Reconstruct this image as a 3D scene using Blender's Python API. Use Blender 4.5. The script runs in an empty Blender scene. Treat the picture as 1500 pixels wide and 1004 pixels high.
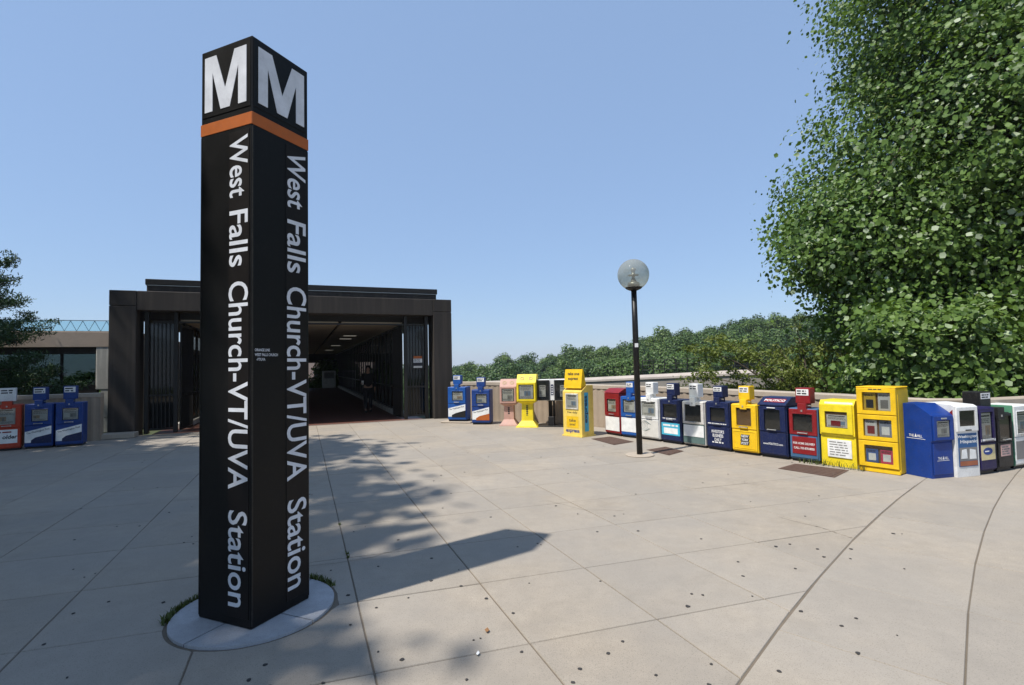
import bpy, bmesh, math, random
import numpy as np
from mathutils import Vector, Matrix

random.seed(7)
rng = np.random.default_rng(11)
sc = bpy.context.scene
col = sc.collection
PI = math.pi

# ------------------------------------------------------------------ camera
EYE = 1.65
PITCH = math.radians(2.5)
ROLL = 0.02
cam_d = bpy.data.cameras.new('camera')
cam = bpy.data.objects.new('camera', cam_d)
col.objects.link(cam)
cam_d.sensor_width = 36.0
cam_d.lens = 36.0 * 765.0 / 1500.0
cam_d.clip_start = 0.05
cam_d.clip_end = 3000.0
_f = Vector((0, math.cos(PITCH), math.sin(PITCH)))
_r = Vector((1, 0, 0))
_u = _r.cross(_f)
r2 = _r * math.cos(ROLL) - _u * math.sin(ROLL)
u2 = _r * math.sin(ROLL) + _u * math.cos(ROLL)
M4 = Matrix.Identity(4)
for i in range(3):
    M4[i][0], M4[i][1], M4[i][2] = r2[i], u2[i], -_f[i]
M4[2][3] = EYE
cam.matrix_world = M4
sc.camera = cam

# ------------------------------------------------------------------ world, sun, exposure
SUN_EL = math.radians(59.5)
SUN_XY = Vector((-0.806, -0.592))          # horizontal direction towards the sun
w = bpy.data.worlds.new('World')
sc.world = w
w.use_nodes = True
nt = w.node_tree
bg = nt.nodes['Background']
sky = nt.nodes.new('ShaderNodeTexSky')
sky.sky_type = 'NISHITA'
sky.sun_disc = False
sky.sun_elevation = SUN_EL
sky.sun_rotation = math.atan2(SUN_XY.x, SUN_XY.y)
sky.altitude = 100
sky.air_density = 1.15
sky.dust_density = 0.3
sky.ozone_density = 4.5
hazemix = nt.nodes.new('ShaderNodeMix')          # summer haze: an even pale blue veil over the whole sky
hazemix.data_type = 'RGBA'
hazemix.inputs[0].default_value = 0.7
hazemix.inputs[7].default_value = (1.72, 2.5, 3.95, 1)
nt.links.new(sky.outputs[0], hazemix.inputs[6])
nt.links.new(hazemix.outputs[2], bg.inputs[0])
bg.inputs[1].default_value = 0.15
sd = bpy.data.lights.new('sun', 'SUN')
sd.energy = 4.6
sd.angle = math.radians(0.9)
sd.color = (1.0, 0.95, 0.87)
sun = bpy.data.objects.new('sun', sd)
col.objects.link(sun)
to_sun = Vector((SUN_XY.x * math.cos(SUN_EL), SUN_XY.y * math.cos(SUN_EL), math.sin(SUN_EL)))
sun.rotation_euler = to_sun.to_track_quat('Z', 'Y').to_euler()
sun.location = (-20, -15, 30)
sc.view_settings.view_transform = 'Standard'
sc.view_settings.look = 'None'
sc.view_settings.gamma = 1.0
sc.view_settings.use_curve_mapping = False
sc.view_settings.exposure = 0.32

# ------------------------------------------------------------------ materials
def lin(h):
    h = h.lstrip('#')
    o = []
    for i in (0, 2, 4):
        c = int(h[i:i + 2], 16) / 255.0
        o.append(c / 12.92 if c <= 0.04045 else ((c + 0.055) / 1.055) ** 2.4)
    return tuple(o)

def mul(c, k):
    return tuple(min(1.0, v * k) for v in c)

MATS = {}
def new_mat(name):
    m = bpy.data.materials.new(name)
    m.use_nodes = True
    t = m.node_tree
    return m, t, t.nodes['Principled BSDF']

def node(t, kind, **kw):
    n = t.nodes.new(kind)
    for k, v in kw.items():
        setattr(n, k, v)
    return n

def mixc(t, fac, a, b, mode='MIX'):
    n = t.nodes.new('ShaderNodeMix')
    n.data_type = 'RGBA'
    n.blend_type = mode
    if isinstance(fac, (int, float)):
        n.inputs[0].default_value = fac
    else:
        t.links.new(fac, n.inputs[0])
    for s, v in ((6, a), (7, b)):
        if isinstance(v, tuple):
            n.inputs[s].default_value = (*v[:3], 1)
        else:
            t.links.new(v, n.inputs[s])
    return n.outputs[2]

def ramp(t, src, p0, p1, c0=(0, 0, 0), c1=(1, 1, 1)):
    r = t.nodes.new('ShaderNodeValToRGB')
    r.color_ramp.elements[0].position = p0
    r.color_ramp.elements[1].position = p1
    r.color_ramp.elements[0].color = (*c0, 1)
    r.color_ramp.elements[1].color = (*c1, 1)
    t.links.new(src, r.inputs[0])
    return r.outputs[0]

def noise(t, vec, scale, detail=4, rough=0.55):
    n = t.nodes.new('ShaderNodeTexNoise')
    n.inputs['Scale'].default_value = scale
    n.inputs['Detail'].default_value = detail
    n.inputs['Roughness'].default_value = rough
    t.links.new(vec, n.inputs['Vector'])
    return n.outputs[0]

def wpos(t):
    return t.nodes.new('ShaderNodeNewGeometry').outputs['Position']

def bump(t, b, h, strength, dist):
    n = t.nodes.new('ShaderNodeBump')
    n.inputs['Strength'].default_value = strength
    n.inputs['Distance'].default_value = dist
    t.links.new(h, n.inputs['Height'])
    t.links.new(n.outputs[0], b.inputs['Normal'])

def paint(key, color, rough=0.42, dirt=0.34, scale=7.0, metallic=0.0, dirtcol=None, spec=0.32):
    """weathered paint or plastic: slight fading, grime blotches and fine relief"""
    if key in MATS:
        return MATS[key]
    m, t, b = new_mat(key)
    p = wpos(t)
    n1 = noise(t, p, scale, 5, 0.6)
    n2 = noise(t, p, scale * 7, 3, 0.6)
    c = mixc(t, ramp(t, n1, 0.35, 0.75), mul(color, 0.86), mul(color, 1.1))
    dc = dirtcol or mul((0.16, 0.14, 0.115), 1.0)
    mk = t.nodes.new('ShaderNodeMath'); mk.operation = 'MULTIPLY'
    t.links.new(ramp(t, n2, 0.52, 0.78), mk.inputs[0]); mk.inputs[1].default_value = dirt
    c = mixc(t, mk.outputs[0], c, dc)
    t.links.new(c, b.inputs['Base Color'])
    r = t.nodes.new('ShaderNodeMapRange')
    r.inputs[3].default_value = max(0.05, rough - 0.1); r.inputs[4].default_value = min(1, rough + 0.2)
    t.links.new(n1, r.inputs[0]); t.links.new(r.outputs[0], b.inputs['Roughness'])
    b.inputs['Metallic'].default_value = metallic
    b.inputs['Specular IOR Level'].default_value = spec
    bump(t, b, n2, 0.12, 0.004)
    MATS[key] = m
    return m

def concrete(key, color, rough=0.85, spot=0.25, scale=1.0, streak=False, bstr=0.35, rnd=0.0, pits=False):
    if key in MATS:
        return MATS[key]
    m, t, b = new_mat(key)
    p = wpos(t)
    big = noise(t, p, 0.9 * scale, 5, 0.6)
    mid = noise(t, p, 7 * scale, 5, 0.65)
    fine = noise(t, p, 160, 3, 0.7)
    c = mixc(t, ramp(t, big, 0.3, 0.72), mul(color, 0.82), mul(color, 1.1))
    c = mixc(t, ramp(t, mid, 0.35, 0.7), mixc(t, spot, c, mul(color, 0.6)), c)
    c = mixc(t, ramp(t, fine, 0.38, 0.62), mixc(t, 0.5, c, mul(color, 0.5)), c)
    if pits:      # stains, worn patches and exposed aggregate
        st2 = noise(t, p, 2.3, 6, 0.7)
        c = mixc(t, ramp(t, st2, 0.5, 0.68), c, mixc(t, 0.55, c, mul(color, 0.62)))
        st3 = noise(t, p, 0.45, 4, 0.6)
        c = mixc(t, ramp(t, st3, 0.42, 0.62), mixc(t, 0.35, c, (0.30, 0.285, 0.265)), c)
        vo = t.nodes.new('ShaderNodeTexVoronoi'); vo.inputs['Scale'].default_value = 75
        t.links.new(p, vo.inputs['Vector'])
        c = mixc(t, ramp(t, vo.outputs['Distance'], 0.16, 0.3), mixc(t, 0.4, c, mul(color, 0.35)), c)
    if streak:
        mp = t.nodes.new('ShaderNodeMapping')
        mp.inputs['Scale'].default_value = (7, 7, 0.35)
        t.links.new(p, mp.inputs[0])
        st = noise(t, mp.outputs[0], 1.0, 5, 0.6)
        c = mixc(t, ramp(t, st, 0.45, 0.75), c, mul(color, 1.55))
    if rnd:
        oi = t.nodes.new('ShaderNodeObjectInfo')
        mr = t.nodes.new('ShaderNodeMapRange')
        mr.inputs[3].default_value = 1 - rnd; mr.inputs[4].default_value = 1 + rnd
        t.links.new(oi.outputs['Random'], mr.inputs[0])
        vm = t.nodes.new('ShaderNodeVectorMath'); vm.operation = 'SCALE'
        t.links.new(c, vm.inputs[0]); t.links.new(mr.outputs[0], vm.inputs[3])
        c = vm.outputs[0]
    t.links.new(c, b.inputs['Base Color'])
    b.inputs['Roughness'].default_value = rough
    ad = t.nodes.new('ShaderNodeMath'); ad.operation = 'ADD'
    t.links.new(mid, ad.inputs[0]); t.links.new(fine, ad.inputs[1])
    bump(t, b, ad.outputs[0], bstr, 0.004)
    MATS[key] = m
    return m

def leafmat(key, dark, light, pale=None, trans=0.35, palefrac=0.06, rough=0.5, objrnd=False):
    if key in MATS:
        return MATS[key]
    m, t, b = new_mat(key)
    g = t.nodes.new('ShaderNodeNewGeometry')
    ri = g.outputs['Random Per Island']
    nz = noise(t, g.outputs['Position'], 0.55, 3, 0.6)
    a = t.nodes.new('ShaderNodeMath'); a.operation = 'MULTIPLY_ADD'
    t.links.new(nz, a.inputs[0]); a.inputs[1].default_value = 0.9
    hf = t.nodes.new('ShaderNodeMath'); hf.operation = 'MULTIPLY'; hf.inputs[1].default_value = 0.6
    t.links.new(ri, hf.inputs[0]); t.links.new(hf.outputs[0], a.inputs[2])
    c = ramp(t, a.outputs[0], 0.3, 1.05, dark, light)
    if pale:
        c = mixc(t, ramp(t, ri, 1 - palefrac - 0.004, 1 - palefrac), c, pale)
    if objrnd:
        oi = t.nodes.new('ShaderNodeObjectInfo')
        c = mixc(t, 1.0, c, ramp(t, oi.outputs['Random'], 0.0, 1.0, (.62, .72, .72), (1.3, 1.2, .95)), 'MULTIPLY')
    t.links.new(c, b.inputs['Base Color'])
    b.inputs['Roughness'].default_value = rough
    b.inputs['Specular IOR Level'].default_value = 0.35
    tr = t.nodes.new('ShaderNodeBsdfTranslucent')
    t.links.new(mixc(t, 1.0, c, (1.0, 1.0, 0.45), 'MULTIPLY'), tr.inputs[0])
    mx = t.nodes.new('ShaderNodeMixShader'); mx.inputs[0].default_value = trans
    t.links.new(b.outputs[0], mx.inputs[1]); t.links.new(tr.outputs[0], mx.inputs[2])
    t.links.new(mx.outputs[0], t.nodes['Material Output'].inputs[0])
    MATS[key] = m
    return m

def glassmat(key, tint, gloss=0.035, rough=0.03):
    """thin pane: tinted straight-through light plus a fresnel reflection"""
    if key in MATS:
        return MATS[key]
    m, t, b = new_mat(key)
    t.nodes.remove(b)
    tr = t.nodes.new('ShaderNodeBsdfTransparent'); tr.inputs[0].default_value = (*tint, 1)
    gl = t.nodes.new('ShaderNodeBsdfGlossy'); gl.inputs['Roughness'].default_value = rough
    lw = t.nodes.new('ShaderNodeLayerWeight'); lw.inputs[0].default_value = 0.5
    pw = t.nodes.new('ShaderNodeMath'); pw.operation = 'POWER'; pw.inputs[1].default_value = 4.0
    t.links.new(lw.outputs['Facing'], pw.inputs[0])
    ma = t.nodes.new('ShaderNodeMath'); ma.operation = 'MULTIPLY_ADD'; ma.inputs[1].default_value = 0.8; ma.inputs[2].default_value = gloss
    t.links.new(pw.outputs[0], ma.inputs[0])
    mx = t.nodes.new('ShaderNodeMixShader')
    t.links.new(ma.outputs[0], mx.inputs[0])
    t.links.new(tr.outputs[0], mx.inputs[1]); t.links.new(gl.outputs[0], mx.inputs[2])
    t.links.new(mx.outputs[0], t.nodes['Material Output'].inputs[0])
    MATS[key] = m
    return m

def tilemat(key, c1, c2, mortar, scale):
    m, t, b = new_mat(key)
    br = t.nodes.new('ShaderNodeTexBrick')
    br.offset = 0.0
    tc = t.nodes.new('ShaderNodeTexCoord')
    t.links.new(tc.outputs['Object'], br.inputs['Vector'])
    br.inputs['Color1'].default_value = (*c1, 1); br.inputs['Color2'].default_value = (*c2, 1)
    br.inputs['Mortar'].default_value = (*mortar, 1)
    br.inputs['Scale'].default_value = scale
    br.inputs['Mortar Size'].default_value = 0.02
    br.inputs['Brick Width'].default_value = 0.3; br.inputs['Row Height'].default_value = 0.3
    t.links.new(br.outputs[0], b.inputs['Base Color'])
    b.inputs['Roughness'].default_value = 0.55
    return m

M_pave = concrete('paving_concrete', (0.40, 0.342, 0.27), 0.9, 0.36, rnd=0.045, pits=True)
M_joint = concrete('joint_dirt', (0.19, 0.155, 0.115), 0.95, 0.4)
M_brown = concrete('dark_brown_concrete', (0.032, 0.025, 0.020), 0.75, 0.3, streak=True)
M_wall = concrete('tan_ribbed_concrete', (0.42, 0.335, 0.25), 0.9, 0.3, streak=False)
M_cap = concrete('wall_cap_concrete', (0.48, 0.405, 0.32), 0.9, 0.25)
M_tan = concrete('beam_concrete', (0.55, 0.44, 0.35), 0.9, 0.2)
M_grey = concrete('grey_column_concrete', (0.52, 0.50, 0.45), 0.9, 0.25, streak=True)
M_disc = concrete('painted_base_concrete', (0.50, 0.52, 0.56), 0.85, 0.6, 2.0, pits=True)
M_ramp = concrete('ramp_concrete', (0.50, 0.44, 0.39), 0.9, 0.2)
M_rampshade = concrete('ramp_shaded_concrete', (0.30, 0.27, 0.24), 0.9, 0.25)  # same concrete as the coping, darkened for the shade on the face
M_bronze = paint('dark_bronze_metal', (0.014, 0.0125, 0.011), 0.4, 0.15)
M_pylon = paint('pylon_black_brown', (0.0045, 0.004, 0.004), 0.42, 0.02, 5, spec=.22)
M_strip = paint('pylon_text_strip', (0.0085, 0.0062, 0.0055), 0.45, 0.02, 5, spec=.22)
M_orange = paint('pylon_orange', (0.42, 0.105, 0.018), 0.5, 0.15)
M_letter = paint('letter_white', (0.66, 0.67, 0.70), 0.4, 0.12)
M_white = paint('white_paint', (0.72, 0.72, 0.70), 0.45, 0.3)
M_paper = paint('newsprint', (0.62, 0.60, 0.55), 0.8, 0.1)
M_card = paint('white_card', (0.78, 0.78, 0.76), 0.6, 0.08)
M_ink = paint('printing_ink', (0.03, 0.03, 0.035), 0.7, 0.05)
M_grink = paint('grey_ink', (0.22, 0.21, 0.2), 0.7, 0.05)
M_black = paint('black_enamel', (0.012, 0.012, 0.013), 0.4, 0.2)
M_inside = paint('dark_interior', (0.018, 0.017, 0.016), 0.6, 0.3)
M_blue = paint('post_blue', (0.009, 0.045, 0.21), 0.38)
M_brightblue = paint('bright_blue', (0.010, 0.085, 0.33), 0.38)
M_navy = paint('navy_enamel', (0.006, 0.014, 0.065), 0.38)
M_purple = paint('indigo_enamel', (0.013, 0.009, 0.065), 0.4)
M_red = paint('red_enamel', (0.23, 0.009, 0.012), 0.38)
M_orred = paint('orange_red_enamel', (0.45, 0.045, 0.015), 0.4)
M_yellow = paint('yellow_plastic', (0.80, 0.50, 0.012), 0.4, 0.22)
M_lemon = paint('lemon_plastic', (0.80, 0.62, 0.02), 0.4, 0.22)
M_paleyel = paint('pale_yellow_enamel', (0.80, 0.58, 0.12), 0.42, 0.22)
M_pink = paint('dusty_pink_plastic', (0.50, 0.30, 0.25), 0.5, 0.25)
M_hill = paint('cobalt_plastic', (0.006, 0.04, 0.23), 0.36, 0.2)
M_teal = paint('pale_teal', (0.06, 0.42, 0.58), 0.5, 0.1)
M_steelblue = paint('faded_steel_blue', (0.05, 0.13, 0.25), 0.5, 0.5)
M_rust = paint('rusty_white', (0.62, 0.60, 0.56), 0.55, 0.9, 12, dirtcol=(0.20, 0.08, 0.03))
M_green = paint('dark_green_grey', (0.10, 0.16, 0.15), 0.5, 0.3)
M_drain = paint('brown_iron_plate', (0.10, 0.06, 0.045), 0.8, 0.5)
M_pole = paint('pole_black', (0.010, 0.009, 0.009), 0.35, 0.15)
M_bark = concrete('bark', (0.11, 0.085, 0.06), 0.95, 0.5, 3.0)
M_alu = paint('lamp_metal', (0.45, 0.45, 0.43), 0.35, 0.2, metallic=0.6)
M_cyan = paint('pale_blue_metal', (0.16, 0.30, 0.40), 0.45, 0.2)
M_ceil = concrete('ceiling_panel', (0.42, 0.35, 0.26), 0.8, 0.15)
M_tile = tilemat('red_quarry_tile', (0.15, 0.055, 0.036), (0.12, 0.045, 0.03), (0.08, 0.05, 0.04), 2.2)
M_pane = glassmat('window_glass', (0.86, 0.87, 0.86))
M_tint = glassmat('tinted_glass', (0.13, 0.13, 0.13))
M_tintlight = glassmat('lightly_tinted_glass', (0.6, 0.6, 0.58))
M_tealglass = glassmat('teal_glass', (0.24, 0.29, 0.29))
M_filmglass = glassmat('pale_cyan_film', (0.80, 0.93, 0.96))
M_globe = glassmat('globe_glass', (0.70, 0.71, 0.65), 0.06)
_t = M_globe.node_tree
_d = _t.nodes.new('ShaderNodeBsdfTranslucent'); _d.inputs[0].default_value = (.75, .75, .7, 1)
_e = _t.nodes.new('ShaderNodeBsdfDiffuse'); _e.inputs[0].default_value = (.7, .7, .66, 1)
_m1 = _t.nodes.new('ShaderNodeMixShader'); _m1.inputs[0].default_value = .5
_t.links.new(_d.outputs[0], _m1.inputs[1]); _t.links.new(_e.outputs[0], _m1.inputs[2])
_m2 = _t.nodes.new('ShaderNodeMixShader'); _m2.inputs[0].default_value = .26
_o = _t.nodes['Material Output']; _src = _o.inputs[0].links[0].from_socket
_t.links.new(_src, _m2.inputs[1]); _t.links.new(_m1.outputs[0], _m2.inputs[2]); _t.links.new(_m2.outputs[0], _o.inputs[0])
M_gum = paint('old_gum', (0.045, 0.042, 0.04), 0.8, 0.2)
M_soil = concrete('soil', (0.10, 0.085, 0.05), 0.95, 0.5)
M_grassg = concrete('grass_ground', (0.07, 0.09, 0.035), 0.95, 0.5, 0.3)
M_leafbig = leafmat('tulip_leaf', (0.036, 0.082, 0.014), (0.145, 0.24, 0.05), (0.38, 0.45, 0.30), 0.3, 0.07)
M_leafshrub = leafmat('sprout_leaf', (0.04, 0.085, 0.014), (0.15, 0.24, 0.05), (0.34, 0.42, 0.24), 0.3, 0.07)
M_leafwood = leafmat('woodland_leaf', (0.028, 0.06, 0.016), (0.095, 0.16, 0.038), None, 0.2, objrnd=True)
M_leafwood2 = leafmat('woodland_leaf_light', (0.035, 0.075, 0.015), (0.11, 0.18, 0.04), None, 0.25)
M_feather = leafmat('feathery_leaf', (0.08, 0.115, 0.02), (0.20, 0.24, 0.05), None, 0.3)
M_needle = leafmat('needle', (0.014, 0.035, 0.014), (0.05, 0.095, 0.035), None, 0.15)
M_grass = leafmat('grass_blade', (0.04, 0.06, 0.015), (0.12, 0.15, 0.04), None, 0.3)
M_skin = paint('skin', (0.30, 0.17, 0.11), 0.55, 0.05)
M_cloth = paint('dark_cloth', (0.006, 0.006, 0.007), 0.9, 0.1)
M_cloth2 = paint('charcoal_cloth', (0.008, 0.008, 0.01), 0.9, 0.1)
M_hair = paint('dark_hair', (0.010, 0.007, 0.005), 0.6, 0.05)
M_dryleaf = paint('dry_leaf', (0.30, 0.15, 0.06), 0.7, 0.2)

# ------------------------------------------------------------------ mesh helpers
class MB:
    def __init__(s):
        s.v = []; s.f = []
    def add(s, vs, fs):
        o = len(s.v)
        s.v += [tuple(p) for p in vs]
        s.f += [tuple(i + o for i in q) for q in fs]
        return s
    def box(s, x0, x1, y0, y1, z0, z1, b=0.0):
        if b <= 0:
            vs = [(x, y, z) for z in (z0, z1) for y in (y0, y1) for x in (x0, x1)]
            return s.add(vs, [(0, 2, 3, 1), (4, 5, 7, 6), (0, 1, 5, 4), (2, 6, 7, 3), (0, 4, 6, 2), (1, 3, 7, 5)])
        b = min(b, 0.45 * min(x1 - x0, y1 - y0, z1 - z0))
        vs = []; idx = {}
        for cx, X in ((0, x0), (1, x1)):
            for cy, Y in ((0, y0), (1, y1)):
                for cz, Z in ((0, z0), (1, z1)):
                    dx = b if cx == 0 else -b; dy = b if cy == 0 else -b; dz = b if cz == 0 else -b
                    for a, p in enumerate(((X, Y + dy, Z + dz), (X + dx, Y, Z + dz), (X + dx, Y + dy, Z))):
                        idx[(cx, cy, cz, a)] = len(vs); vs.append(p)
        I = idx; fs = []
        for c in (0, 1):
            fs.append(tuple(I[(c, y, z, 0)] for y, z in ((0, 0), (1, 0), (1, 1), (0, 1))))
            fs.append(tuple(I[(x, c, z, 1)] for x, z in ((0, 0), (1, 0), (1, 1), (0, 1))))
            fs.append(tuple(I[(x, y, c, 2)] for x, y in ((0, 0), (1, 0), (1, 1), (0, 1))))
        for a in (0, 1):
            for d in (0, 1):
                fs.append((I[(a, d, 0, 0)], I[(a, d, 1, 0)], I[(a, d, 1, 1)], I[(a, d, 0, 1)]))
                fs.append((I[(a, 0, d, 0)], I[(a, 1, d, 0)], I[(a, 1, d, 2)], I[(a, 0, d, 2)]))
                fs.append((I[(0, a, d, 1)], I[(1, a, d, 1)], I[(1, a, d, 2)], I[(0, a, d, 2)]))
        for x in (0, 1):
            for y in (0, 1):
                for z in (0, 1):
                    fs.append(tuple(I[(x, y, z, a)] for a in range(3)))
        return s.add(vs, fs)
    def prism(s, poly, y0, y1, axis='y'):
        """poly in (a,b); axis y: a=x b=z; axis x: a=y b=z; axis z: a=x b=y"""
        n = len(poly)
        def P(a, b, c):
            return {'y': (a, c, b), 'x': (c, a, b), 'z': (a, b, c)}[axis]
        vs = [P(a, b, y0) for a, b in poly] + [P(a, b, y1) for a, b in poly]
        fs = [tuple(range(n)), tuple(range(2 * n - 1, n - 1, -1))]
        fs += [(i, i + n, (i + 1) % n + n, (i + 1) % n) for i in range(n)]
        return s.add(vs, fs)
    def ring(s, x0, x1, z0, z1, t, y0, y1):
        """rectangular frame lying in xz, border widths t=(l,r,b,t)"""
        l, r, bo, to = t if isinstance(t, tuple) else (t, t, t, t)
        o = [(x0, z0), (x1, z0), (x1, z1), (x0, z1)]
        i = [(x0 + l, z0 + bo), (x1 - r, z0 + bo), (x1 - r, z1 - to), (x0 + l, z1 - to)]
        c = 0.006
        vs = [(a, y1, b) for a, b in o] + [(a, y0 + c, b) for a, b in o]
        oi = [(x0 + c, z0 + c), (x1 - c, z0 + c), (x1 - c, z1 - c), (x0 + c, z1 - c)]
        vs += [(a, y0, b) for a, b in oi] + [(a, y0, b) for a, b in i] + [(a, y1, b) for a, b in i]
        fs = []
        for k in range(4):
            q = (k + 1) % 4
            for L in range(4):
                fs.append((L * 4 + k, L * 4 + q, L * 4 + 4 + q, L * 4 + 4 + k))
            fs.append((16 + k, 16 + q, q, k))
        return s.add(vs, fs)
    def tube(s, pts, rad, n=8, cap=True):
        pts = [Vector(p) for p in pts]
        if not isinstance(rad, (list, tuple)):
            rad = [rad] * len(pts)
        o = len(s.v); prev = None
        for i, p in enumerate(pts):
            d = (pts[min(i + 1, len(pts) - 1)] - pts[max(i - 1, 0)]).normalized()
            if prev is None:
                a = Vector((0, 0, 1)) if abs(d.z) < 0.9 else Vector((1, 0, 0))
                e1 = d.cross(a).normalized()
            else:
                e1 = (prev - d * prev.dot(d)).normalized()
            prev = e1; e2 = d.cross(e1)
            for k in range(n):
                an = 2 * PI * k / n
                s.v.append(tuple(p + (e1 * math.cos(an) + e2 * math.sin(an)) * rad[i]))
        for i in range(len(pts) - 1):
            for k in range(n):
                q = (k + 1) % n
                s.f.append((o + i * n + k, o + i * n + q, o + (i + 1) * n + q, o + (i + 1) * n + k))
        if cap:
            s.f.append(tuple(o + k for k in range(n - 1, -1, -1)))
            s.f.append(tuple(o + (len(pts) - 1) * n + k for k in range(n)))
        return s
    def lathe(s, prof, n=32, c=(0, 0)):
        o = len(s.v)
        for r, z in prof:
            for k in range(n):
                a = 2 * PI * k / n
                s.v.append((c[0] + r * math.cos(a), c[1] + r * math.sin(a), z))
        for i in range(len(prof) - 1):
            for k in range(n):
                q = (k + 1) % n
                s.f.append((o + i * n + k, o + i * n + q, o + (i + 1) * n + q, o + (i + 1) * n + k))
        s.f.append(tuple(o + k for k in range(n - 1, -1, -1)))
        s.f.append(tuple(o + (len(prof) - 1) * n + k for k in range(n)))
        return s
    def mesh(s, name, smooth=False):
        me = bpy.data.meshes.new(name)
        me.from_pydata(s.v, [], s.f)
        bm = bmesh.new(); bm.from_mesh(me)
        bmesh.ops.recalc_face_normals(bm, faces=bm.faces)
        bm.to_mesh(me); bm.free()
        if smooth:
            me.polygons.foreach_set('use_smooth', [True] * len(me.polygons))
        me.update()
        return me
    def build(s, name, mat, parent=None, smooth=False):
        return link(name, s.mesh(name, smooth), mat, parent)

def link(name, me, mat, parent=None):
    o = bpy.data.objects.new(name, me)
    if mat is not None:
        me.materials.clear(); me.materials.append(mat)
    col.objects.link(o)
    if parent is not None:
        o.parent = parent
    return o

def tag(o, label, cat, group=None, kind=None):
    o['label'] = label; o['category'] = cat
    if group: o['group'] = group
    if kind: o['kind'] = kind
    return o

def empty(name, loc, rz=0.0, label=None, cat=None, group=None):
    o = bpy.data.objects.new(name, None)
    o.empty_display_size = 0.2
    o.location = loc; o.rotation_euler = (0, 0, rz)
    col.objects.link(o)
    if label: tag(o, label, cat, group)
    return o

def raw_mesh(name, V, Q):
    me = bpy.data.meshes.new(name)
    V = np.asarray(V, dtype=np.float32); Q = np.asarray(Q, dtype=np.int32)
    nf, k = Q.shape
    me.vertices.add(len(V)); me.vertices.foreach_set('co', V.ravel())
    me.loops.add(nf * k); me.loops.foreach_set('vertex_index', Q.ravel())
    me.polygons.add(nf)
    me.polygons.foreach_set('loop_start', np.arange(nf, dtype=np.int32) * k)
    me.polygons.foreach_set('loop_total', np.full(nf, k, dtype=np.int32))
    me.update(calc_edges=True); me.validate()
    return me

_tc = {}
def text_data(s, bold=0.0, space=1.0):
    key = (s, bold, space)
    if key not in _tc:
        cu = bpy.data.curves.new('tmp', 'FONT')
        cu.body = s; cu.size = 1.0; cu.extrude = 0.0; cu.offset = bold
        cu.space_character = space; cu.resolution_u = 4
        ob = bpy.data.objects.new('tmp', cu); col.objects.link(ob)
        dg = bpy.context.evaluated_depsgraph_get(); dg.update()
        me = bpy.data.meshes.new_from_object(ob.evaluated_get(dg))
        vs = [tuple(v.co) for v in me.vertices]; fs = [tuple(p.vertices) for p in me.polygons]
        bpy.data.objects.remove(ob); bpy.data.curves.remove(cu); bpy.data.meshes.remove(me)
        _tc[key] = (vs, fs)
    return _tc[key]

def lettering(s, mat, parent, cx, cz, w, h, y, bold=0.012, vertical=False, shear=0.0, rot=0.0, name='lettering', flip=None, thick=0.002):
    """text fitted into w x h (before rotation), in the local xz plane facing -y at depth y"""
    vs, fs = text_data(s, bold)
    xs = [v[0] for v in vs]; ys = [v[1] for v in vs]
    sx = w / (max(xs) - min(xs)); sy = h / (max(ys) - min(ys))
    mx = (max(xs) + min(xs)) / 2; my = (max(ys) + min(ys)) / 2
    out = []
    if vertical: rot = -PI / 2
    cr, sr = math.cos(rot), math.sin(rot)
    for vx, vy, _ in vs:
        a = (vx - mx) * sx; b = (vy - my) * sy; a += shear * b
        out.append((a * cr - b * sr, a * sr + b * cr))
    mb = MB()
    if flip == 'side':          # facing +x: x coordinate is the depth
        pts = [(y, cx + a, cz + b) for a, b in out]
    elif flip == 'sideL':       # facing -x
        pts = [(y, cx - a, cz + b) for a, b in out]
    else:
        pts = [(cx + a, y, cz + b) for a, b in out]
    mb.add(pts, fs)
    me = bpy.data.meshes.new(name); me.from_pydata(mb.v, [], mb.f); me.update()
    return link(name, me, mat, parent)

def print_lines(parent, mat, x0, x1, z0, z1, n, y, seed, fill=0.55, name='small_print'):
    """rows of tiny word-length bars: print too small to read"""
    r = random.Random(seed); mb = MB(); dz = (z1 - z0) / n
    for i in range(n):
        z = z1 - (i + 0.5) * dz; x = x0
        end = x1 - r.random() * 0.25 * (x1 - x0)
        while x < end - 0.004:
            L = min(end - x, (0.4 + r.random()) * dz * 2.2)
            mb.add([(x, y, z - dz * fill / 2), (x + L, y, z - dz * fill / 2), (x + L, y, z + dz * fill / 2), (x, y, z + dz * fill / 2)], [(0, 1, 2, 3)])
            x += L + dz * 0.4
    return mb.build(name, mat, parent)

def quad(name, mat, parent, x0, x1, z0, z1, y, t=0.003, slant=0.0):
    """thin card facing -y (a real 3 mm sheet)"""
    return MB().prism([(x0, z0), (x1, z0), (x1, z1 + slant), (x0, z1)], y, y + t).build(name, mat, parent)

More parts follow.
